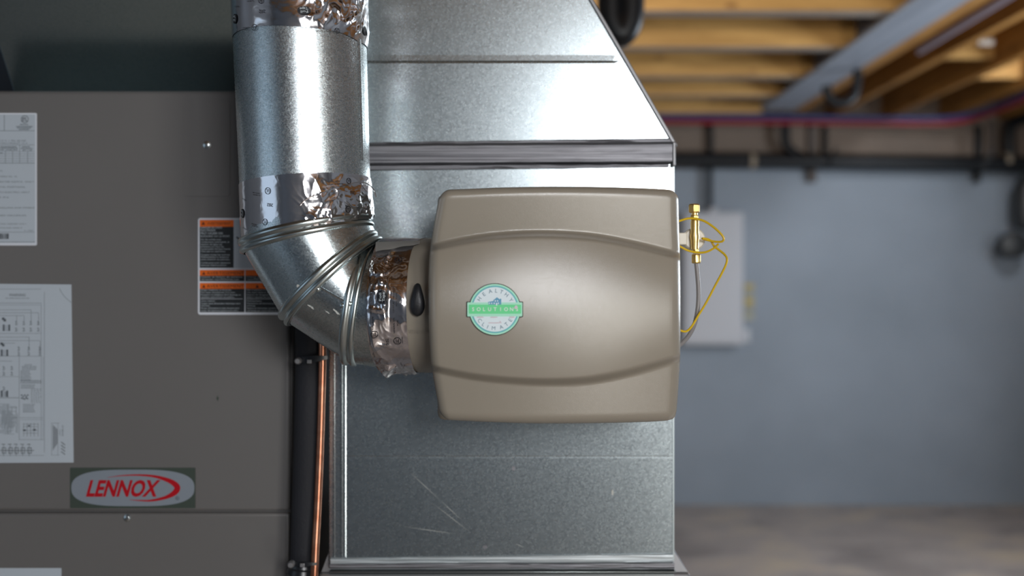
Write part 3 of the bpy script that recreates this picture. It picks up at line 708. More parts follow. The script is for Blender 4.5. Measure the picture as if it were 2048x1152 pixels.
b = MB(); b.grid([[(dx0 - .0005, YD + .006, zs), (dx1 + .0005, YD + .006, zs), (dx1 + .0005, YD + DD - .01, zs), (dx0 - .0005, YD + DD - .01, zs)],
                  [(xa, YD + .003, zf - .002), (xb, YD + .003, zf - .002), (xb + .0, YD + DD + .01, zf - .002), (xa, YD + DD + .01, zf - .002)]], closed=True); b.build('flared_foot', M['flatgrey'], duct)
b = MB(); b.box((xa - .002, YD - .004, .0), (xb + .002, YD + DD + .02, zf - .002)); b.build('body', M['flatgrey'], filt, bevel=.003)
b = MB(); p0 = P(1310, 1151, YD); b.box((xa, YD - .007, zf - .0040), (xb - .02, YD - .003, zf - .0024)); b.build('trim_strip', M['bead'], filt)

# ------------------------------------------------------------------ bypass pipe and elbow
YPI = 1.167
byp = thing('bypass_pipe', 'round galvanized bypass pipe with taped elbow feeding the humidifier', 'pipe', P(600, 0, YPI))
def ring_px(e0, e1, Y, n=96, roff=0.0, noff=0.0, rs=1.0):
    """circle whose outermost points are the pixels e0 and e1 at depth Y"""
    A = P(*e0, Y); B = P(*e1, Y); c = (A + B) / 2; u = (B - A).normalized(); r = (B - A).length / 2 * rs + roff
    nn = Vector((u.z, 0, -u.x)); c = c + nn * noff
    return [c + u * r * math.cos(t) + Vector((0, -1, 0)) * r * math.sin(t) for t in [2 * math.pi * k / n for k in range(n)]], c, u, r, nn
def pipe_axis(py):
    t = py / 430.0
    return 598 + 15.5 * t, .0772 - .0024 * t      # centre px, radius (m)
def pipe_pt(phi, py, dr=0.0):
    cx, r = pipe_axis(py); c = P(cx, py, YPI); rr = r + dr
    return Vector((c.x + rr * math.sin(phi), YPI - rr * math.cos(phi), c.z))
n = 128
b = MB(); rows = []
for py in (-1000, -600, -300, 0, 120, 240, 340): rows.append([pipe_pt(2 * math.pi * k / n, py) for k in range(n)])
r1, c1, u1, rad1, n1 = ring_px((487, 496), (740, 440), YPI, n)
rows_last = []
for k in range(n):
    phi = 2 * math.pi * k / n
    rows_last.append(c1 + u1 * rad1 * math.sin(phi) + Vector((0, -1, 0)) * rad1 * math.cos(phi))
rows.append(rows_last)
b.grid(rows, closed=True); b.build('pipe_run', M['pipe'], byp, smooth=True)
# lengthwise lock seam of the pipe
b = MB(); rows = []
for py in range(-300, 350, 25): rows.append([pipe_pt(math.radians(12 + 56), py, .0002), pipe_pt(math.radians(12 + 57), py, .0011), pipe_pt(math.radians(12 + 61), py, .0011), pipe_pt(math.radians(12 + 62), py, .0002)])
b.grid(rows); b.build('lock_seam', M['pipe'], byp, smooth=True)

RINGS = [((487, 496), (740, 440)), ((572, 641), (754, 472)), ((701, 726), (741, 490))]
def circ(e, rs=1.0, noff=0.0, m=n): return ring_px(e[0], e[1], YPI, m, 0, noff, rs)[0]
END = ((792, 741), (792, 480))
seq = [RINGS[0], RINGS[1], RINGS[2], END]
def gore_pt(i, k_ang, t):
    A = ring_px(*seq[i], YPI, 4); B = ring_px(*seq[i + 1], YPI, 4)
    def q(Rg): return Rg[1] + Rg[2] * Rg[3] * math.cos(k_ang) + Vector((0, -1, 0)) * Rg[3] * math.sin(k_ang)
    return q(A).lerp(q(B), t)
for i in range(3):
    b = MB(); A = circ(seq[i]); B = circ(seq[i + 1]); b.grid([[A[k].lerp(B[k], t / 10) for k in range(n)] for t in range(11)], closed=True)
    b.build('elbow_gore', M['elbow'], byp, smooth=True)
for e in RINGS:
    _, c, u, r, nn = ring_px(e[0], e[1], YPI)
    b = MB(); rows = []
    for k in range(97):
        t = 2 * math.pi * k / 96; d = u * math.cos(t) + Vector((0, -1, 0)) * math.sin(t)
        rows.append([c + nn * h_ + d * (r + p_) for h_, p_ in ((-.0095, -.0012), (-.0088, .0012), (-.0070, .0029), (-.0048, .0034), (-.0026, .0027), (-.0012, .0012), (0, .0006), (.0012, .0014), (.0028, .0030), (.0048, .0034), (.0066, .0026), (.0080, .0010), (.0086, -.0012))])
    b.grid(rows); b.build('seam_bead', M['bead'], byp, smooth=True, angle=180)
def find(i, px, py):
    """angle and fraction on gore i whose near side projects to the pixel"""
    best = None
    for ia in range(1, 60):
        a = math.pi * ia / 60
        for it in range(21):
            p = gore_pt(i, a, it / 20); d = (CX + p.x / p.y * F - px) ** 2 + (CY - (p.z - EYE) / p.y * F - py) ** 2
            if best is None or d < best[0]: best = (d, a, it / 20)
    return best[1], best[2]
# lap seam, rivets, smears of sealant on the second gore
a0, t0 = find(1, 639, 574); a1, t1 = find(1, 694, 606)
def gore_n(i, a, t):
    p = gore_pt(i, a, t); return (gore_pt(i, a + .02, t) - gore_pt(i, a - .02, t)).cross(gore_pt(i, a, t + .05) - gore_pt(i, a, t - .05)).normalized()
def on_gore(i, a, t, d):
    nn = gore_n(i, a, t)
    if nn.y > 0: nn = -nn
    return gore_pt(i, a, t) + nn * d
b = MB(); rows = []
for k in range(11):
    s = k / 10; a = a0 + (a1 - a0) * s; t = t0 + (t1 - t0) * s
    rows.append([on_gore(1, a - .012, t, .0001), on_gore(1, a - .010, t, .0009), on_gore(1, a + .008, t, .0009), on_gore(1, a + .03, t, .0001)])
b.grid(rows); b.build('lap_seam', M['elbow'], byp, smooth=True)
for px, py in ((636, 581), (686, 609), (698, 606)):
    a, t = find(1, px, py); nn = gore_n(1, a, t); nn = nn if nn.y < 0 else -nn
    b = MB(); b.lathe(gore_pt(1, a, t), nn, [(.0034, -.001), (.0032, .0006), (.0022, .0018), (.0008, .0022)], 12); b.build('rivet', M['bead'], byp, smooth=True)
def smear(i, px, py, la, lt, seed, m, name):
    a, t = find(i, px, py); b = MB(); pts = [on_gore(i, a, t, .0005)]
    N_ = 26
    for k in range(N_):
        th = 2 * math.pi * k / N_; rr = .62 + .55 * noise.noise((seed + 1.5 * math.cos(th), 1.5 * math.sin(th), seed)) + .25 * noise.noise((seed + 5 * math.cos(th), 5 * math.sin(th), seed))
        pts.append(on_gore(i, a + la * rr * math.cos(th), min(.99, max(.01, t + lt * rr * math.sin(th))), .0005))
    b.add(pts, [(0, 1 + k, 1 + (k + 1) % N_) for k in range(N_)]); b.build(name, m, byp)
smear(0, 600, 577, .05, .10, 2.3, M['smear'], 'sealant_smear')
smear(0, 588, 592, .03, .05, 7.3, M['rust'], 'rust_spot')
smear(1, 622, 615, .03, .08, 4.1, M['smear'], 'sealant_smear')
smear(1, 672, 622, .025, .12, 5.7, M['smear'], 'sealant_smear')
smear(1, 655, 622, .012, .08, 8.7, M['smear'], 'sealant_smear')

# ---- foil tape: crumpled
def crumple(x, y, seed, amp):
    """sharp wandering ridges like creased foil, 0..1 times amp"""
    v = 0
    wx = .02 * noise.noise((x * 16, y * 16, seed + 5)); wy = .02 * noise.noise((x * 16 + 9, y * 16, seed + 8))
    for s, a, st in ((26, .62, 1.0), (60, .30, .7), (120, .12, 1.0)):
        n_ = abs(noise.noise(((x + wx) * s, (y + wy) * s * st, seed + s)))
        v += a * max(0.0, 1 - 2.6 * n_) ** 1.6
    v += .25 * noise.noise((x * 22, y * 22, seed + 20))
    return v * amp
DISP = {}
def tape_band(name, fpt, f0, f1, edges, nu, nv, amp, seed, base=.0007, ampf=None):
    """fpt(angle, s, dr): point of the band; edges(angle) -> the two limits along the axis"""
    def disp(a, s):
        e0, e1 = edges(a); u = (s - e0) / (e1 - e0); am = amp * (ampf(a, u) if ampf else 1)
        rim = smooth01(0, .12, min(u, 1 - u)) * .8 + .2
        return base + max(0, crumple(a * .077, s * 5.9e-4, seed, am)) * rim
    b = MB(); rows = []
    for i in range(nu + 1):
        a = f0 + (f1 - f0) * i / nu; e0, e1 = edges(a)
        rows.append([fpt(a, e0 + (e1 - e0) * j / nv, disp(a, e0 + (e1 - e0) * j / nv)) for j in range(nv + 1)])
    b.grid(rows); o = b.build(name, M['foil'], byp, smooth=True, angle=20)
    DISP[o] = disp; return o
D = math.radians
amp_r = lambda a, u: .05 + .95 * smooth01(D(-6), D(25), a)
tape_top = tape_band('foil_tape', lambda a, s, dr: pipe_pt(a, s, dr), D(-88), D(108),
                     lambda a: (-120, 86 + 2.2 * math.sin(a * 2.2) + 8 * smooth01(D(40), D(75), a)), 260, 90, .0038, 1.7, ampf=amp_r)
def low_edges(a):
    px = CX + pipe_pt(a, 400).x / pipe_pt(a, 400).y * F
    e1 = 497 - (px - 487) / 253 * 54 - 9            # just above the first bead
    return 366 - 10 * math.sin(a + .4) , e1 + 4
def low_pt(a, s, dr):
    p = pipe_pt(a, s, dr + .0004)
    return p
tape_low = tape_band('foil_tape', low_pt, D(-84), D(106), low_edges, 260, 60, .0040, 5.2, ampf=lambda a, u: (.05 + .95 * smooth01(D(-15), D(20), a) * (.25 + .75 * u)))

# ink on the tape
def ink(parent, items, fpt, mat=M['ink']):
    b = MB()
    for it in items: it(b)
    return b.build('tape_printing', mat, parent)
def phi_at(px, py):
    cx, r = pipe_axis(py); return D(12.0) + math.asin(max(-.985, min(.985, (px - cx) / (r * F / YPI))))
def on_pipe(px, py, rot, lift=.0022, tape=None):
    ph = phi_at(px, py); k = YPI / F; cr, sr = math.cos(rot), math.sin(rot)
    # the near side of the pipe is closer: shift the row so that it projects to py
    q = pipe_pt(ph, py); py2 = CY - (CY - py) * q.y / YPI
    def f(x, y):
        X = x * cr - y * sr; Yv = x * sr + y * cr
        pa, ps = ph + X / .077, py2 - Yv / k
        return pipe_pt(pa, ps, (DISP[tape](pa, ps) + .0009 + lift if tape else lift))
    return f
HPX = YPI / F * .93
def t_on(fm, s, h, wd=None, bold=0, align='C'): return lambda b: text(b, s, fm, h * HPX, wd * HPX if wd else None, bold, align)
def ul_on(fm, r, s='UL'):
    def f(b):
        k = HPX
        b.grid([[fm(q * k * math.cos(t), q * k * math.sin(t)) for t in [2 * math.pi * i / 24 for i in range(24)]] for q in (r, r - 1.1)], closed=True)
        text(b, s, lambda x, y: fm(x, y - r * .42 * k), r * .85 * k, r * 1.05 * k, .01, 'C')
    return f
def oval_on(fm, rx, ry):
    def f(b):
        k = HPX
        b.grid([[fm(q * rx * k * math.cos(t), q * ry * k * math.sin(t)) for t in [2 * math.pi * i / 28 for i in range(28)]] for q in (1, .8, .6, .4, .2, .02)], closed=True, cap1=True)
    return f
PI = math.pi
lift0 = .0016
it = [t_on(on_pipe(530, 20, PI - .05, 0, tape_top), '202', 6.6, 14), ul_on(on_pipe(516, 55, PI - .12, 0, tape_top), 6.5), t_on(on_pipe(500, 58, PI - .15, 0, tape_top), 'UL 181B-FX', 2.6, 17), t_on(on_pipe(500, 54.5, PI - .15, 0, tape_top), 'LISTED MARK', 2.2, 19),
      ul_on(on_pipe(528, 1, PI, 0, tape_top), 6.5), t_on(on_pipe(508, 1, PI - .1, 0, tape_top), 'UL 181B-FX', 2.8, 18), oval_on(on_pipe(479, 38, PI - .2, 0, tape_top), 11, 10), oval_on(on_pipe(722, 62, PI + .3, 0, tape_top), 12, 10), oval_on(on_pipe(606, 22, PI + .1, 0, tape_top), 13, 9),
      t_on(on_pipe(482, 12, PI - .2, 0, tape_top), 'GENERAL USE', 2.8, 20), t_on(on_pipe(645, 62, PI + .08, 0, tape_top), 'UL 181B-FX LISTED MARK', 2.4, 40), t_on(on_pipe(600, 54, PI, 0, tape_top), 'FOR USE WITH CLASS 1 AIR', 2.2, 46), ul_on(on_pipe(667, 62, PI + .1, 0, tape_top), 5.5)]
ink(tape_top, it, None)
b = MB()
for fm in (on_pipe(606, 22, PI + .1, .0005, tape_top),):
    text(b, 'Foil', lambda x, y: fm(x, y + .3 * HPX), 5 * HPX, 14 * HPX, .02, 'C'); text(b, 'Tape', lambda x, y: fm(x, y - 6.0 * HPX), 5 * HPX, 16 * HPX, .02, 'C')
fm2 = on_pipe(479, 38, PI - .2, .0005, tape_top)
text(b, 'Foil', lambda x, y: fm2(x, y + .6 * HPX), 5 * HPX, 12 * HPX, .02, 'C'); text(b, 'Tape', lambda x, y: fm2(x, y - 6.0 * HPX), 5 * HPX, 14 * HPX, .02, 'C')
b.build('tape_logo_text', M['whiteink'], tape_top)
it = [t_on(on_pipe(546, 407, PI - .12, 0, tape_low), '202', 6.4, 14), ul_on(on_pipe(542, 382, PI - .12, 0, tape_low), 7), t_on(on_pipe(521, 389, PI - .18, 0, tape_low), 'UL 181B-FX', 2.8, 20), t_on(on_pipe(520, 385, PI - .18, 0, tape_low), 'LISTED MARK', 2.4, 21), ul_on(on_pipe(537, 444, PI - .18, 0, tape_low), 6.5),
      t_on(on_pipe(518, 451, PI - .2, 0, tape_low), 'UL 181B-FX', 2.8, 19), t_on(on_pipe(517, 447.5, PI - .2, 0, tape_low), 'LISTED MARK', 2.4, 20), oval_on(on_pipe(494, 427, PI - .25, 0, tape_low), 11, 9.5), t_on(on_pipe(497, 398, PI - .3, 0, tape_low), 'GENERAL USE', 2.8, 20), t_on(on_pipe(498, 456, PI - .3, 0, tape_low), 'GENERAL USE', 2.8, 20),
      t_on(on_pipe(665, 367, PI + .08, 0, tape_low), 'UL 181B-FX LISTED', 2.8, 34), t_on(on_pipe(668, 361, PI + .08, 0, tape_low), 'MARK', 2.6, 10), ul_on(on_pipe(690, 362, PI + .1, 0, tape_low), 6), t_on(on_pipe(696, 383, PI + .05, 0, tape_low), '202', 6, 13), ul_on(on_pipe(688, 419, PI + .05, 0, tape_low), 6.5), t_on(on_pipe(685, 411, PI, 0, tape_low), 'MARK', 3, 10)]
ink(tape_low, it, None)
b = MB(); fm3 = on_pipe(494, 427, PI - .25, .0005, tape_low)
text(b, 'Foil', lambda x, y: fm3(x, y + .6 * HPX), 5 * HPX, 12 * HPX, .02, 'C'); text(b, 'Tape', lambda x, y: fm3(x, y - 6.0 * HPX), 5 * HPX, 14 * HPX, .02, 'C')
b.build('tape_logo_text', M['whiteink'], tape_low)
# loose torn strand over the lower tape
b = MB(); pts = []
for px, py, l in ((600, 412, .003), (608, 402, .004), (622, 393, .0045), (640, 386, .003), (665, 376, .003), (690, 369, .003), (712, 365, .003), (722, 369, .006), (730, 380, .008), (733, 394, .009)):
    f = on_pipe(px, py, 0, l); pts.append(f(0, 0))
b.tube(pts, .0007, 6, smooth_n=5); b.build('torn_tape_strand', M['foil'], byp, smooth=True)

# ------------------------------------------------------------------ humidifier
hum = thing('humidifier', 'taupe plastic bypass humidifier mounted on the return duct', 'humidifier', P(1110, 850, 1.2))
LT = [(383, 879), (400, 876), (440, 868.5), (500, 860), (560, 857), (620, 857), (680, 859), (732, 862.5), (780, 870), (820, 877), (842, 881)]
RT = [(378, 1357), (400, 1357.5), (450, 1358.5), (515, 1360.5), (600, 1361.5), (712, 1360.5), (760, 1358), (800, 1355.5), (842, 1352)]
TT = [(879, 381), (900, 379), (940, 377.5), (1000, 375), (1100, 373.3), (1200, 374), (1300, 377), (1356, 380.5)]
BT = [(879, 839), (930, 842), (1000, 845), (1080, 847), (1200, 846.2), (1300, 843.5), (1354, 840)]
BTOP = [(855, 502), (900, 491), (960, 480), (1020, 474), (1080, 472), (1140, 474), (1200, 480), (1280, 496), (1362, 517)]
BBOT = [(855, 730), (900, 741), (960, 751.5), (1040, 758.5), (1110, 760), (1180, 756), (1260, 740.5), (1362, 711)]
def side_axis(nmid, edge, ne):
    """0..1 sampling with rows packed near both ends"""
    a = [edge * (i / ne) for i in range(ne)]; b_ = [edge + (1 - 2 * edge) * i / nmid for i in range(nmid + 1)]
    return a + b_ + [1 - q for q in reversed(a)]
def cover_point(u, v):
    py0 = 376 + (845 - 376) * v
    px = interp(LT, py0) + (interp(RT, py0) - interp(LT, py0)) * u
    t_, b_ = interp(TT, px), interp(BT, px)
    py = t_ + (b_ - t_) * v
    W, H = interp(RT, py0) - interp(LT, py0), b_ - t_
    # rounded corners in the outline
    RC = 20.0
    dx = min(u, 1 - u) * W; dy = min(v, 1 - v) * H
    d = min(dx, dy)
    if dx < RC and dy < RC:
        a = 1 - dx / RC; c_ = 1 - dy / RC
        a2 = a * math.sqrt(1 - c_ * c_ / 2); c2 = c_ * math.sqrt(1 - a * a / 2)
        px += (1 if u > .5 else -1) * (a2 - a) * RC; py += (1 if v > .5 else -1) * (c2 - c_) * RC
        d = RC * (1 - math.hypot(a2, c2))
    top, bot = interp(BTOP, px), interp(BBOT, px); mid = (top + bot) / 2; half = (bot - top) / 2
    hx = (px - 905) / 265.0
    s = (py - mid) / half
    yb = 1.050 + .011 * s * s + .0125 * hx ** 2
    over = max(top - py, py - bot)                       # >0 outside the bulge
    wfrac = max(0, over) / 110.0
    yw = 1.0830 + .0120 * hx ** 2 + (-.0140 * wfrac + .0010 * wfrac ** 2 if py < mid else -.0020 + .0100 * wfrac)
    e = smooth01(-4, 12, over)
    Y = yb * (1 - e) + yw * e
    RE = 19.0
    if d < RE: Y += (RE - math.sqrt(max(0, RE * RE - (RE - d) ** 2))) * 5.5e-4
    return P(px, py, Y), px, py
U = side_axis(70, .035, 12); V = side_axis(150, .035, 12)
b = MB(); rows = []
for v in V:
    rows.append([cover_point(u, v)[0] for u in U])
b.grid(rows)
# skirt back to the base
per = [rows[0][i] for i in range(len(U))] + [rows[j][-1] for j in range(1, len(V))] + [rows[-1][i] for i in range(len(U) - 2, -1, -1)] + [rows[j][0] for j in range(len(V) - 2, 0, -1)]
cxm = sum((p.x for p in per)) / len(per); czm = sum((p.z for p in per)) / len(per)
sk = [per]
for dep, ins_ in ((.012, .0008), (.05, .003), (.10, .006)):
    sk.append([Vector((p.x + (cxm - p.x) * ins_ * 4, p.y + dep, p.z + (czm - p.z) * ins_ * 4)) for p in per])
b.grid(sk, closed=True)
bmv = b
cov = b.build('cover', M['plastic'], hum, smooth=True, angle=180)
bm = bmesh.new(); bm.from_mesh(cov.data); bmesh.ops.remove_doubles(bm, verts=bm.verts, dist=1e-5); bmesh.ops.recalc_face_normals(bm, faces=bm.faces); bm.to_mesh(cov.data); bm.free(); cov.data.shade_smooth()
b = MB(); p0 = P(878, 835, 1.17); p1 = P(1346, 392, 1.17); b.box((p0.x, 1.14, p0.z), (p1.x, YD - .001, p1.z)); b.build('base', M['plastic'], hum, bevel=.008, bseg=3)

# inlet collar
CYP = 610.5; RCOL = .0772
cc = P(0, CYP, YPI).z
def collar_pt(psi, px, dr=0.0):
    r = RCOL + dr
    return Vector(((px - CX) * YPI / F, YPI - r * math.cos(psi), cc - r * math.sin(psi)))       # psi > 0 below
b = MB(); rows = []
for px, dr in ((784, .0005), (786, .001), (905, .0022)): rows.append([collar_pt(2 * math.pi * k / 96, px, dr) for k in range(96)])
b.grid(rows, closed=True); col = b.build('inlet_collar', M['plastic'], hum, smooth=True, angle=180)
def on_collar(px, py, rot, lift=.0012, tape=None):
    # the near side of the collar projects away from the frame centre: undo that for px
    psi = math.asin(max(-.985, min(.985, (py - CYP) / (RCOL * F / YPI)))); q = collar_pt(psi, px); k = YPI / F
    px2 = CX + (px - CX) * q.y / YPI; cr, sr = math.cos(rot), math.sin(rot)
    def f(x, y):
        X = x * cr - y * sr; Yv = x * sr + y * cr
        pa, ps = psi - Yv / RCOL, px2 + X / k
        return col_tape(pa, ps, DISP[tape](pa, ps) + .0008 + lift) if tape else collar_pt(pa, ps, lift)
    return f
b = MB(); fm = on_collar(838, 653, PI, .0026)
text(b, 'SUMMER', fm, 8 * HPX, 42 * HPX, .004, 'C'); b.build('raised_lettering', M['plastic'], col)
# damper knob
b = MB(); rows = []
fk = on_collar(836, 600, 0, .001)
outl = []
KW = [(-30, 0), (-28.5, 5.5), (-25, 10), (-17, 13.3), (-7, 14), (5, 12.3), (16, 9.2), (24, 6.8), (28, 5.2), (30, 3), (31, 0)]
for y in [-30, -29, -27, -24, -20, -14, -7, 0, 6, 12, 18, 23, 27, 29, 30.3, 31]: outl.append((interp(KW, y), y))
outl += [(-x, y) for x, y in reversed(outl[1:-1])]
for sc, lf in ((1.0, .0), (1.0, .007), (.93, .0085), (.80, .0100), (.3, .0108)):
    rows.append([])
    for x, y in outl:
        rows[-1].append(on_collar(836, 599, 0, .0008 + lf)(x * sc * HPX, y * sc * HPX))
b.grid(rows, closed=True, cap1=True); b.build('damper_knob', M['blackplastic'], hum, smooth=True, angle=50)

# tape round the joint of elbow and collar
def col_edges(psi):
    d = psi / (PI / 2)
    e0 = 752 + 17 * d * d - 2 * d + (4 * max(0, d) ** 3) * 3; e1 = 827 + 7 * d * d + 8 * max(0, -d) ** 4 * 3 + 6 * max(0, d) ** 2
    return e0, e1
def col_tape(psi, px, dr):
    sag = .004 * smooth01(.75, 1.2, psi) * max(0, noise.noise((px * .05, psi * 4, 2)))
    return collar_pt(psi, px, dr + .0012 + sag)
tape_col = tape_band('foil_tape', col_tape, D(-97), D(97), col_edges, 230, 56, .0052, 9.4, ampf=lambda a, u: (.3 + .7 * (1 - smooth01(.45, .6, u))) * (.25 + .75 * smooth01(-1.2, -.7, a)) * (1 - .75 * smooth01(.55, .7, a) * (1 - smooth01(.95, 1.05, a))) * (1 + 1.6 * smooth01(.85, 1.05, a)))
q = R90
it = [t_on(on_collar(775, 528, q - .1, 0, tape_col), '202', 6, 14), t_on(on_collar(778, 675, q + .1, 0, tape_col), '202', 6, 14), ul_on(on_collar(797, 526, 0, 0, tape_col), 8, 'UL'), ul_on(on_collar(795, 674, q, 0, tape_col), 8, 'ULC'), ul_on(on_collar(750, 660, q, 0, tape_col), 7.5, 'ULC'), oval_on(on_collar(765, 594, q, 0, tape_col), 13.5, 10),
      t_on(on_collar(789, 598, q, 0, tape_col), 'GENERAL USE CLOTH', 3.0, 52), t_on(on_collar(795, 598, q, 0, tape_col), 'FOIL TAPE', 2.6, 26), t_on(on_collar(790, 645, q, 0, tape_col), 'GENERAL USE', 3.2, 32), t_on(on_collar(797, 640, q, 0, tape_col), 'FOIL', 2.8, 12), t_on(on_collar(744, 600, q, 0, tape_col), 'GENERAL USE CLOTH', 3, 54), t_on(on_collar(748, 640, q, 0, tape_col), 'FOIL TAPE', 2.8, 26),
      t_on(on_collar(806, 672, q, 0, tape_col), 'LISTED', 2.6, 14), t_on(on_collar(806, 722, q + .3, 0, tape_col), 'UL 181B', 2.8, 20), t_on(on_collar(749, 700, q + .3, 0, tape_col), 'FOIL', 2.8, 12)]
ink(tape_col, it, None)
b = MB(); fm4 = on_collar(765, 594, q, .0005, tape_col)
text(b, 'Foil', lambda x, y: fm4(x, y + .6 * HPX), 5 * HPX, 15 * HPX, .02, 'C'); text(b, 'Tape', lambda x, y: fm4(x, y - 6 * HPX), 5 * HPX, 17 * HPX, .02, 'C'); b.build('tape_logo_text', M['whiteink'], tape_col)
b = MB(); rows = []
for k in range(14):                                   # the tail of the tape along the top
    t = k / 13; px = 752 + 88 * t; py = 513 - 15 * t
    rows.append([on_collar(px, py - (20 - 12 * t), 0, .0040)(0, 0), on_collar(px, py - 6 + 4 * t, 0, .0058)(0, 0), on_collar(px, py, 0, .0050 + .0006 * math.sin(k))(0, 0)])
b.grid(rows); b.build('foil_tape_tail', M['dullfoil'], byp, smooth=True)

# badge on the cover
yb0 = 1.0498; bc = (989.8, 618.8); kb = yb0 / F
bad = MB(); c = P(*bc, yb0)
def disc(mb, r, y0, y1, seg=56):
    mb.prism([(c.x + r * kb * math.cos(2 * PI * i / seg), c.z + r * kb * math.sin(2 * PI * i / seg)) for i in range(seg)], y0, y1)
def bann(mb, x0, y0, x1, y1, f, bk):
    mb.prism(rrect(x0, y0, x1, y1, yb0, 1.5, 2), f, bk)
disc(bad, 50.8, yb0 - .0012, yb0 + .012); bann(bad, 934.5, 604.6, 1044.6, 633, yb0 - .0011, yb0 + .012)
badge = bad.build('badge', M['mint'], hum); badge['label'] = 'round mint and white badge with a green banner'
b = MB(); disc(b, 52.3, yb0 - .0004, yb0 + .012); bann(b, 932.6, 603.2, 1046.2, 634.4, yb0 - .0004, yb0 + .012); b.build('badge_recess', M['groove'], badge)
b = MB(); disc(b, 47.6, yb0 - .0014, yb0); b.build('badge_ring', M['teal'], badge)
b = MB(); disc(b, 44.6, yb0 - .0016, yb0); b.build('badge_face', M['paleblue'], badge)
b = MB(); bann(b, 934.8, 604.8, 1044.4, 632.8, yb0 - .0018, yb0); b.build('banner_border', M['mint'], badge)
b = MB(); bann(b, 938, 609.2, 1042.2, 627.4, yb0 - .0021, yb0); b.build('banner', M['green'], badge)
yt = yb0 - .0018
b = MB()
for w_, a_list, up in (('HEALTHY', (146, 125.5, 104, 85.5, 69.5, 51.5, 30.5), 1), ('CLIMATE', (216.5, 233, 247.5, 266, 290, 308, 325.5), -1)):
    for ch, a in zip(w_, a_list):
        ar = D(a); rr = (33.8 if up > 0 else 41.2) * kb; o = Vector((c.x + rr * math.cos(ar), 0, c.z + rr * math.sin(ar)))
        rot = ar - R90 if up > 0 else ar + R90
        cr, sr = math.cos(rot), math.sin(rot)
        text(b, ch, lambda x, y: (o.x + x * cr - y * sr, yt, o.z + x * sr + y * cr), 7.6 * kb, None, .004, 'C')
b.build('badge_lettering', M['greyblue'], badge)
b = MB()
def pxz(px, py): p = P(px, py, yb0); return (p.x, p.z)
hs = [(976.5, 610), (1002.5, 610), (1002.5, 597.5), (1003.2, 597.5), (1003.2, 597), (1003, 597), (1003, 596.8)]
for poly in ([(977, 611), (990, 611), (990, 601.2), (976, 604), (976, 605), (977, 605)], [(988, 611), (1001.5, 611), (1001.5, 600), (994, 594.5), (986.5, 600.5), (988, 602)], [(1000, 611), (1002.6, 611), (1002.6, 597.4), (1000, 597.4)]):
    b.prism([pxz(x, y) for x, y in poly], yt - .00004 * (1 + poly[0][0] % 7), yb0)
b.build('house_emblem', M['houseblue'], badge)
b = MB()
for x, y in ((979, 606.5), (983.5, 606.5), (988.5, 606.5), (996.8, 606.5), (990.6, 601.8), (995.2, 601.8)):
    b.prism([pxz(x - 1, y + 1.4), pxz(x + 1, y + 1.4), pxz(x + 1, y - 1.4), pxz(x - 1, y - 1.4)], yt - .0004, yb0)
b.prism([pxz(992, 611), pxz(994.6, 611), pxz(994.6, 605.6), pxz(992, 605.6)], yt - .0004, yb0)
b.build('house_windows', M['paleblue'], badge)
b = MB(); yt2 = yb0 - .0023; o = P(990.2, 622.6, yb0)
for i, ch in enumerate('SOLUTIONS'):
    px = 946.5 + i * (1034 - 946.5) / 8; p = P(px, 621.8, yb0)
    text(b, ch, lambda x, y: (p.x + x, yt2, p.z + y), 7.2 * kb, None, .012, 'C')
b.build('banner_lettering', M['white'], badge)
b = MB()
for x0, x1, y, h in ((953, 968, 634, 2.6), (980, 996, 634.2, 2.2), (1018, 1030, 634, 3), (976, 1004, 645.5, 2.0), (998, 1003, 643.5, 4), (1028, 1036, 614, 6)):
    b.prism([pxz(x0, y + h / 2), pxz((x0 + x1) / 2, y + h * .7), pxz(x1, y + h / 3), pxz(x1 - 2, y - h / 2), pxz(x0 + 2, y - h / 2)], (yt - .0003 if y > 630 else yt2 - .0002) - .00003 * (x0 % 5), yb0 - .0004)
b.build('badge_wear', M['worn'], badge)

# ------------------------------------------------------------------ water valve, feed tube and wire at the right side
YV = 1.20
val = thing('solenoid_valve', 'small brass water valve with a pale coil at the humidifier side', 'valve', P(1389, 470, YV))
k = YV / F
def hexnut(name, px, py0, py1, wpx, m=M['brass']):
    top = P(px, py0, YV); h = (py1 - py0) * k; r = wpx * k / 2; b = MB()
    b.lathe(top, (0, 0, -1), [(r * .82, 0), (r, h * .10), (r, h * .9), (r * .82, h)], 6, .3); return b.build(name, m, val, bevel=.0006)
hexnut('top_nut', 1388.5, 408, 426, 24); hexnut('upper_nut', 1389, 430, 440, 17)
b = MB(); b.lathe(P(1389, 424, YV), (0, 0, -1), [(6 * k, 0), (6 * k, 12 * k)], 16); b.build('neck', M['brass'], val, smooth=True)
b = MB(); b.lathe(P(1389.5, 439, YV), (0, 0, -1), [(7.5 * k, 0), (8.5 * k, 4 * k), (8.2 * k, 26 * k), (9.5 * k, 34 * k), (8 * k, 44 * k), (7.5 * k, 60 * k)], 20); b.build('valve_body', M['brass'], val, smooth=True)
hexnut('lower_nut', 1391.5, 497, 507, 14); hexnut('bottom_nut', 1392.5, 508, 527, 20)
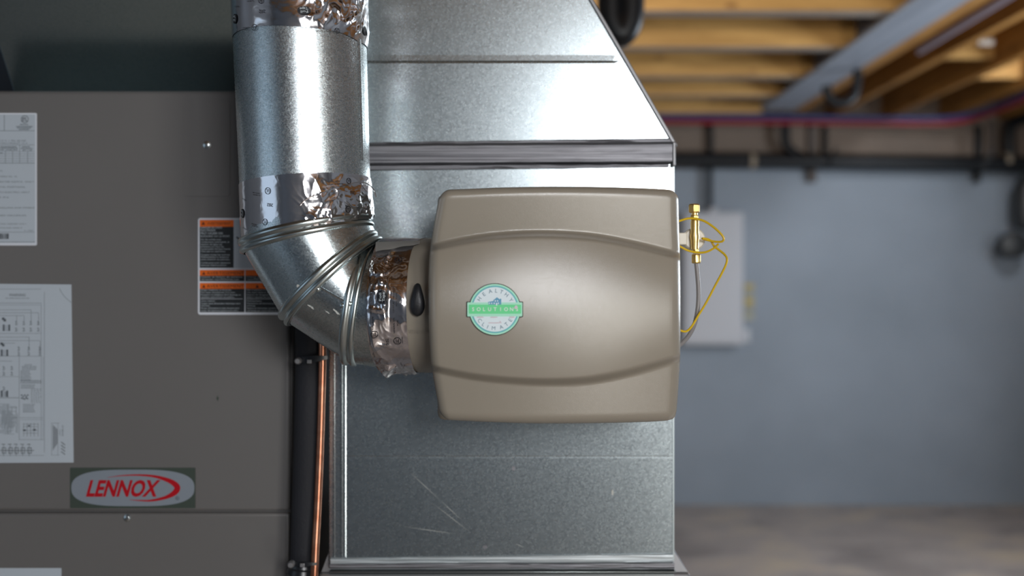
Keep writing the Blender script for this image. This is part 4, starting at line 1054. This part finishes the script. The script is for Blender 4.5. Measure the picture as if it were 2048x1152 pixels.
b = MB(); b.lathe(P(1389, 478, YV + .004), (0, 1, 0), [(19.5 * k, 0), (22 * k, .0015), (22 * k, .014), (19.5 * k, .016)], 32); b.build('coil', M['coil'], val, smooth=True)
b = MB(); p0 = P(1352, 490, YV + .01); p1 = P(1372, 466, YV + .01); b.box((p0.x, YV + .002, p0.z), (p1.x, YV + .018, p1.z)); b.build('coil_bracket', M['coil'], val, bevel=.001)
tubething('feed_tube', [P(1392.5, 524, YV), P(1394.5, 545, YV), P(1397, 580, YV), P(1396, 612, YV), P(1390, 645, YV), P(1377, 672, YV + .004), P(1357, 692, YV + .008), P(1340, 700, YV + .01)], .0027, M['greytube'], 'thin grey water tube curving down from the brass valve', 'tube', seg=14)
YY = YV - .012
w_ = thing('control_wire', 'thin yellow control wire looped around the brass valve', 'wire', P(1400, 560, YY))
for pts in ([(1340, 448), (1360, 441.5), (1376, 437), (1392, 437.5), (1410, 443), (1428, 455), (1442, 468), (1447.5, 477), (1444, 483), (1432, 483.5), (1418, 481), (1406, 478)],
            [(1345, 485), (1362, 494), (1376, 501), (1394, 505), (1412, 504), (1428, 496), (1437, 488)],
            [(1404, 477), (1414, 478), (1422, 482), (1428, 492), (1438, 500), (1449, 509), (1454, 518), (1452, 529), (1444, 546), (1430, 572), (1412, 606), (1396, 632), (1384, 652), (1374, 662), (1364, 662), (1345, 654)]):
    b = MB(); b.tube([P(x, y, YY + .006 * math.sin(i * .7)) for i, (x, y) in enumerate(pts)], .00135, 8, smooth_n=6); b.build('wire_strand', M['yellow'], w_, smooth=True)

# printing and lettering too small to pick apart stays one part each
for o in bpy.data.objects:
    if o.type == 'MESH' and o.name.split('.')[0] in ('small_print', 'tape_printing', 'printed_text', 'schematic', 'connector_row', 'bar_code', 'ruled_lines', 'heading_text', 'warning_text', 'tape_logo_text',
                                                     'badge_lettering', 'banner_lettering', 'house_windows', 'house_emblem', 'badge_wear', 'raised_lettering', 'divider_lines', 'certification_mark', 'registered_mark'):
        o['kind'] = 'stuff'
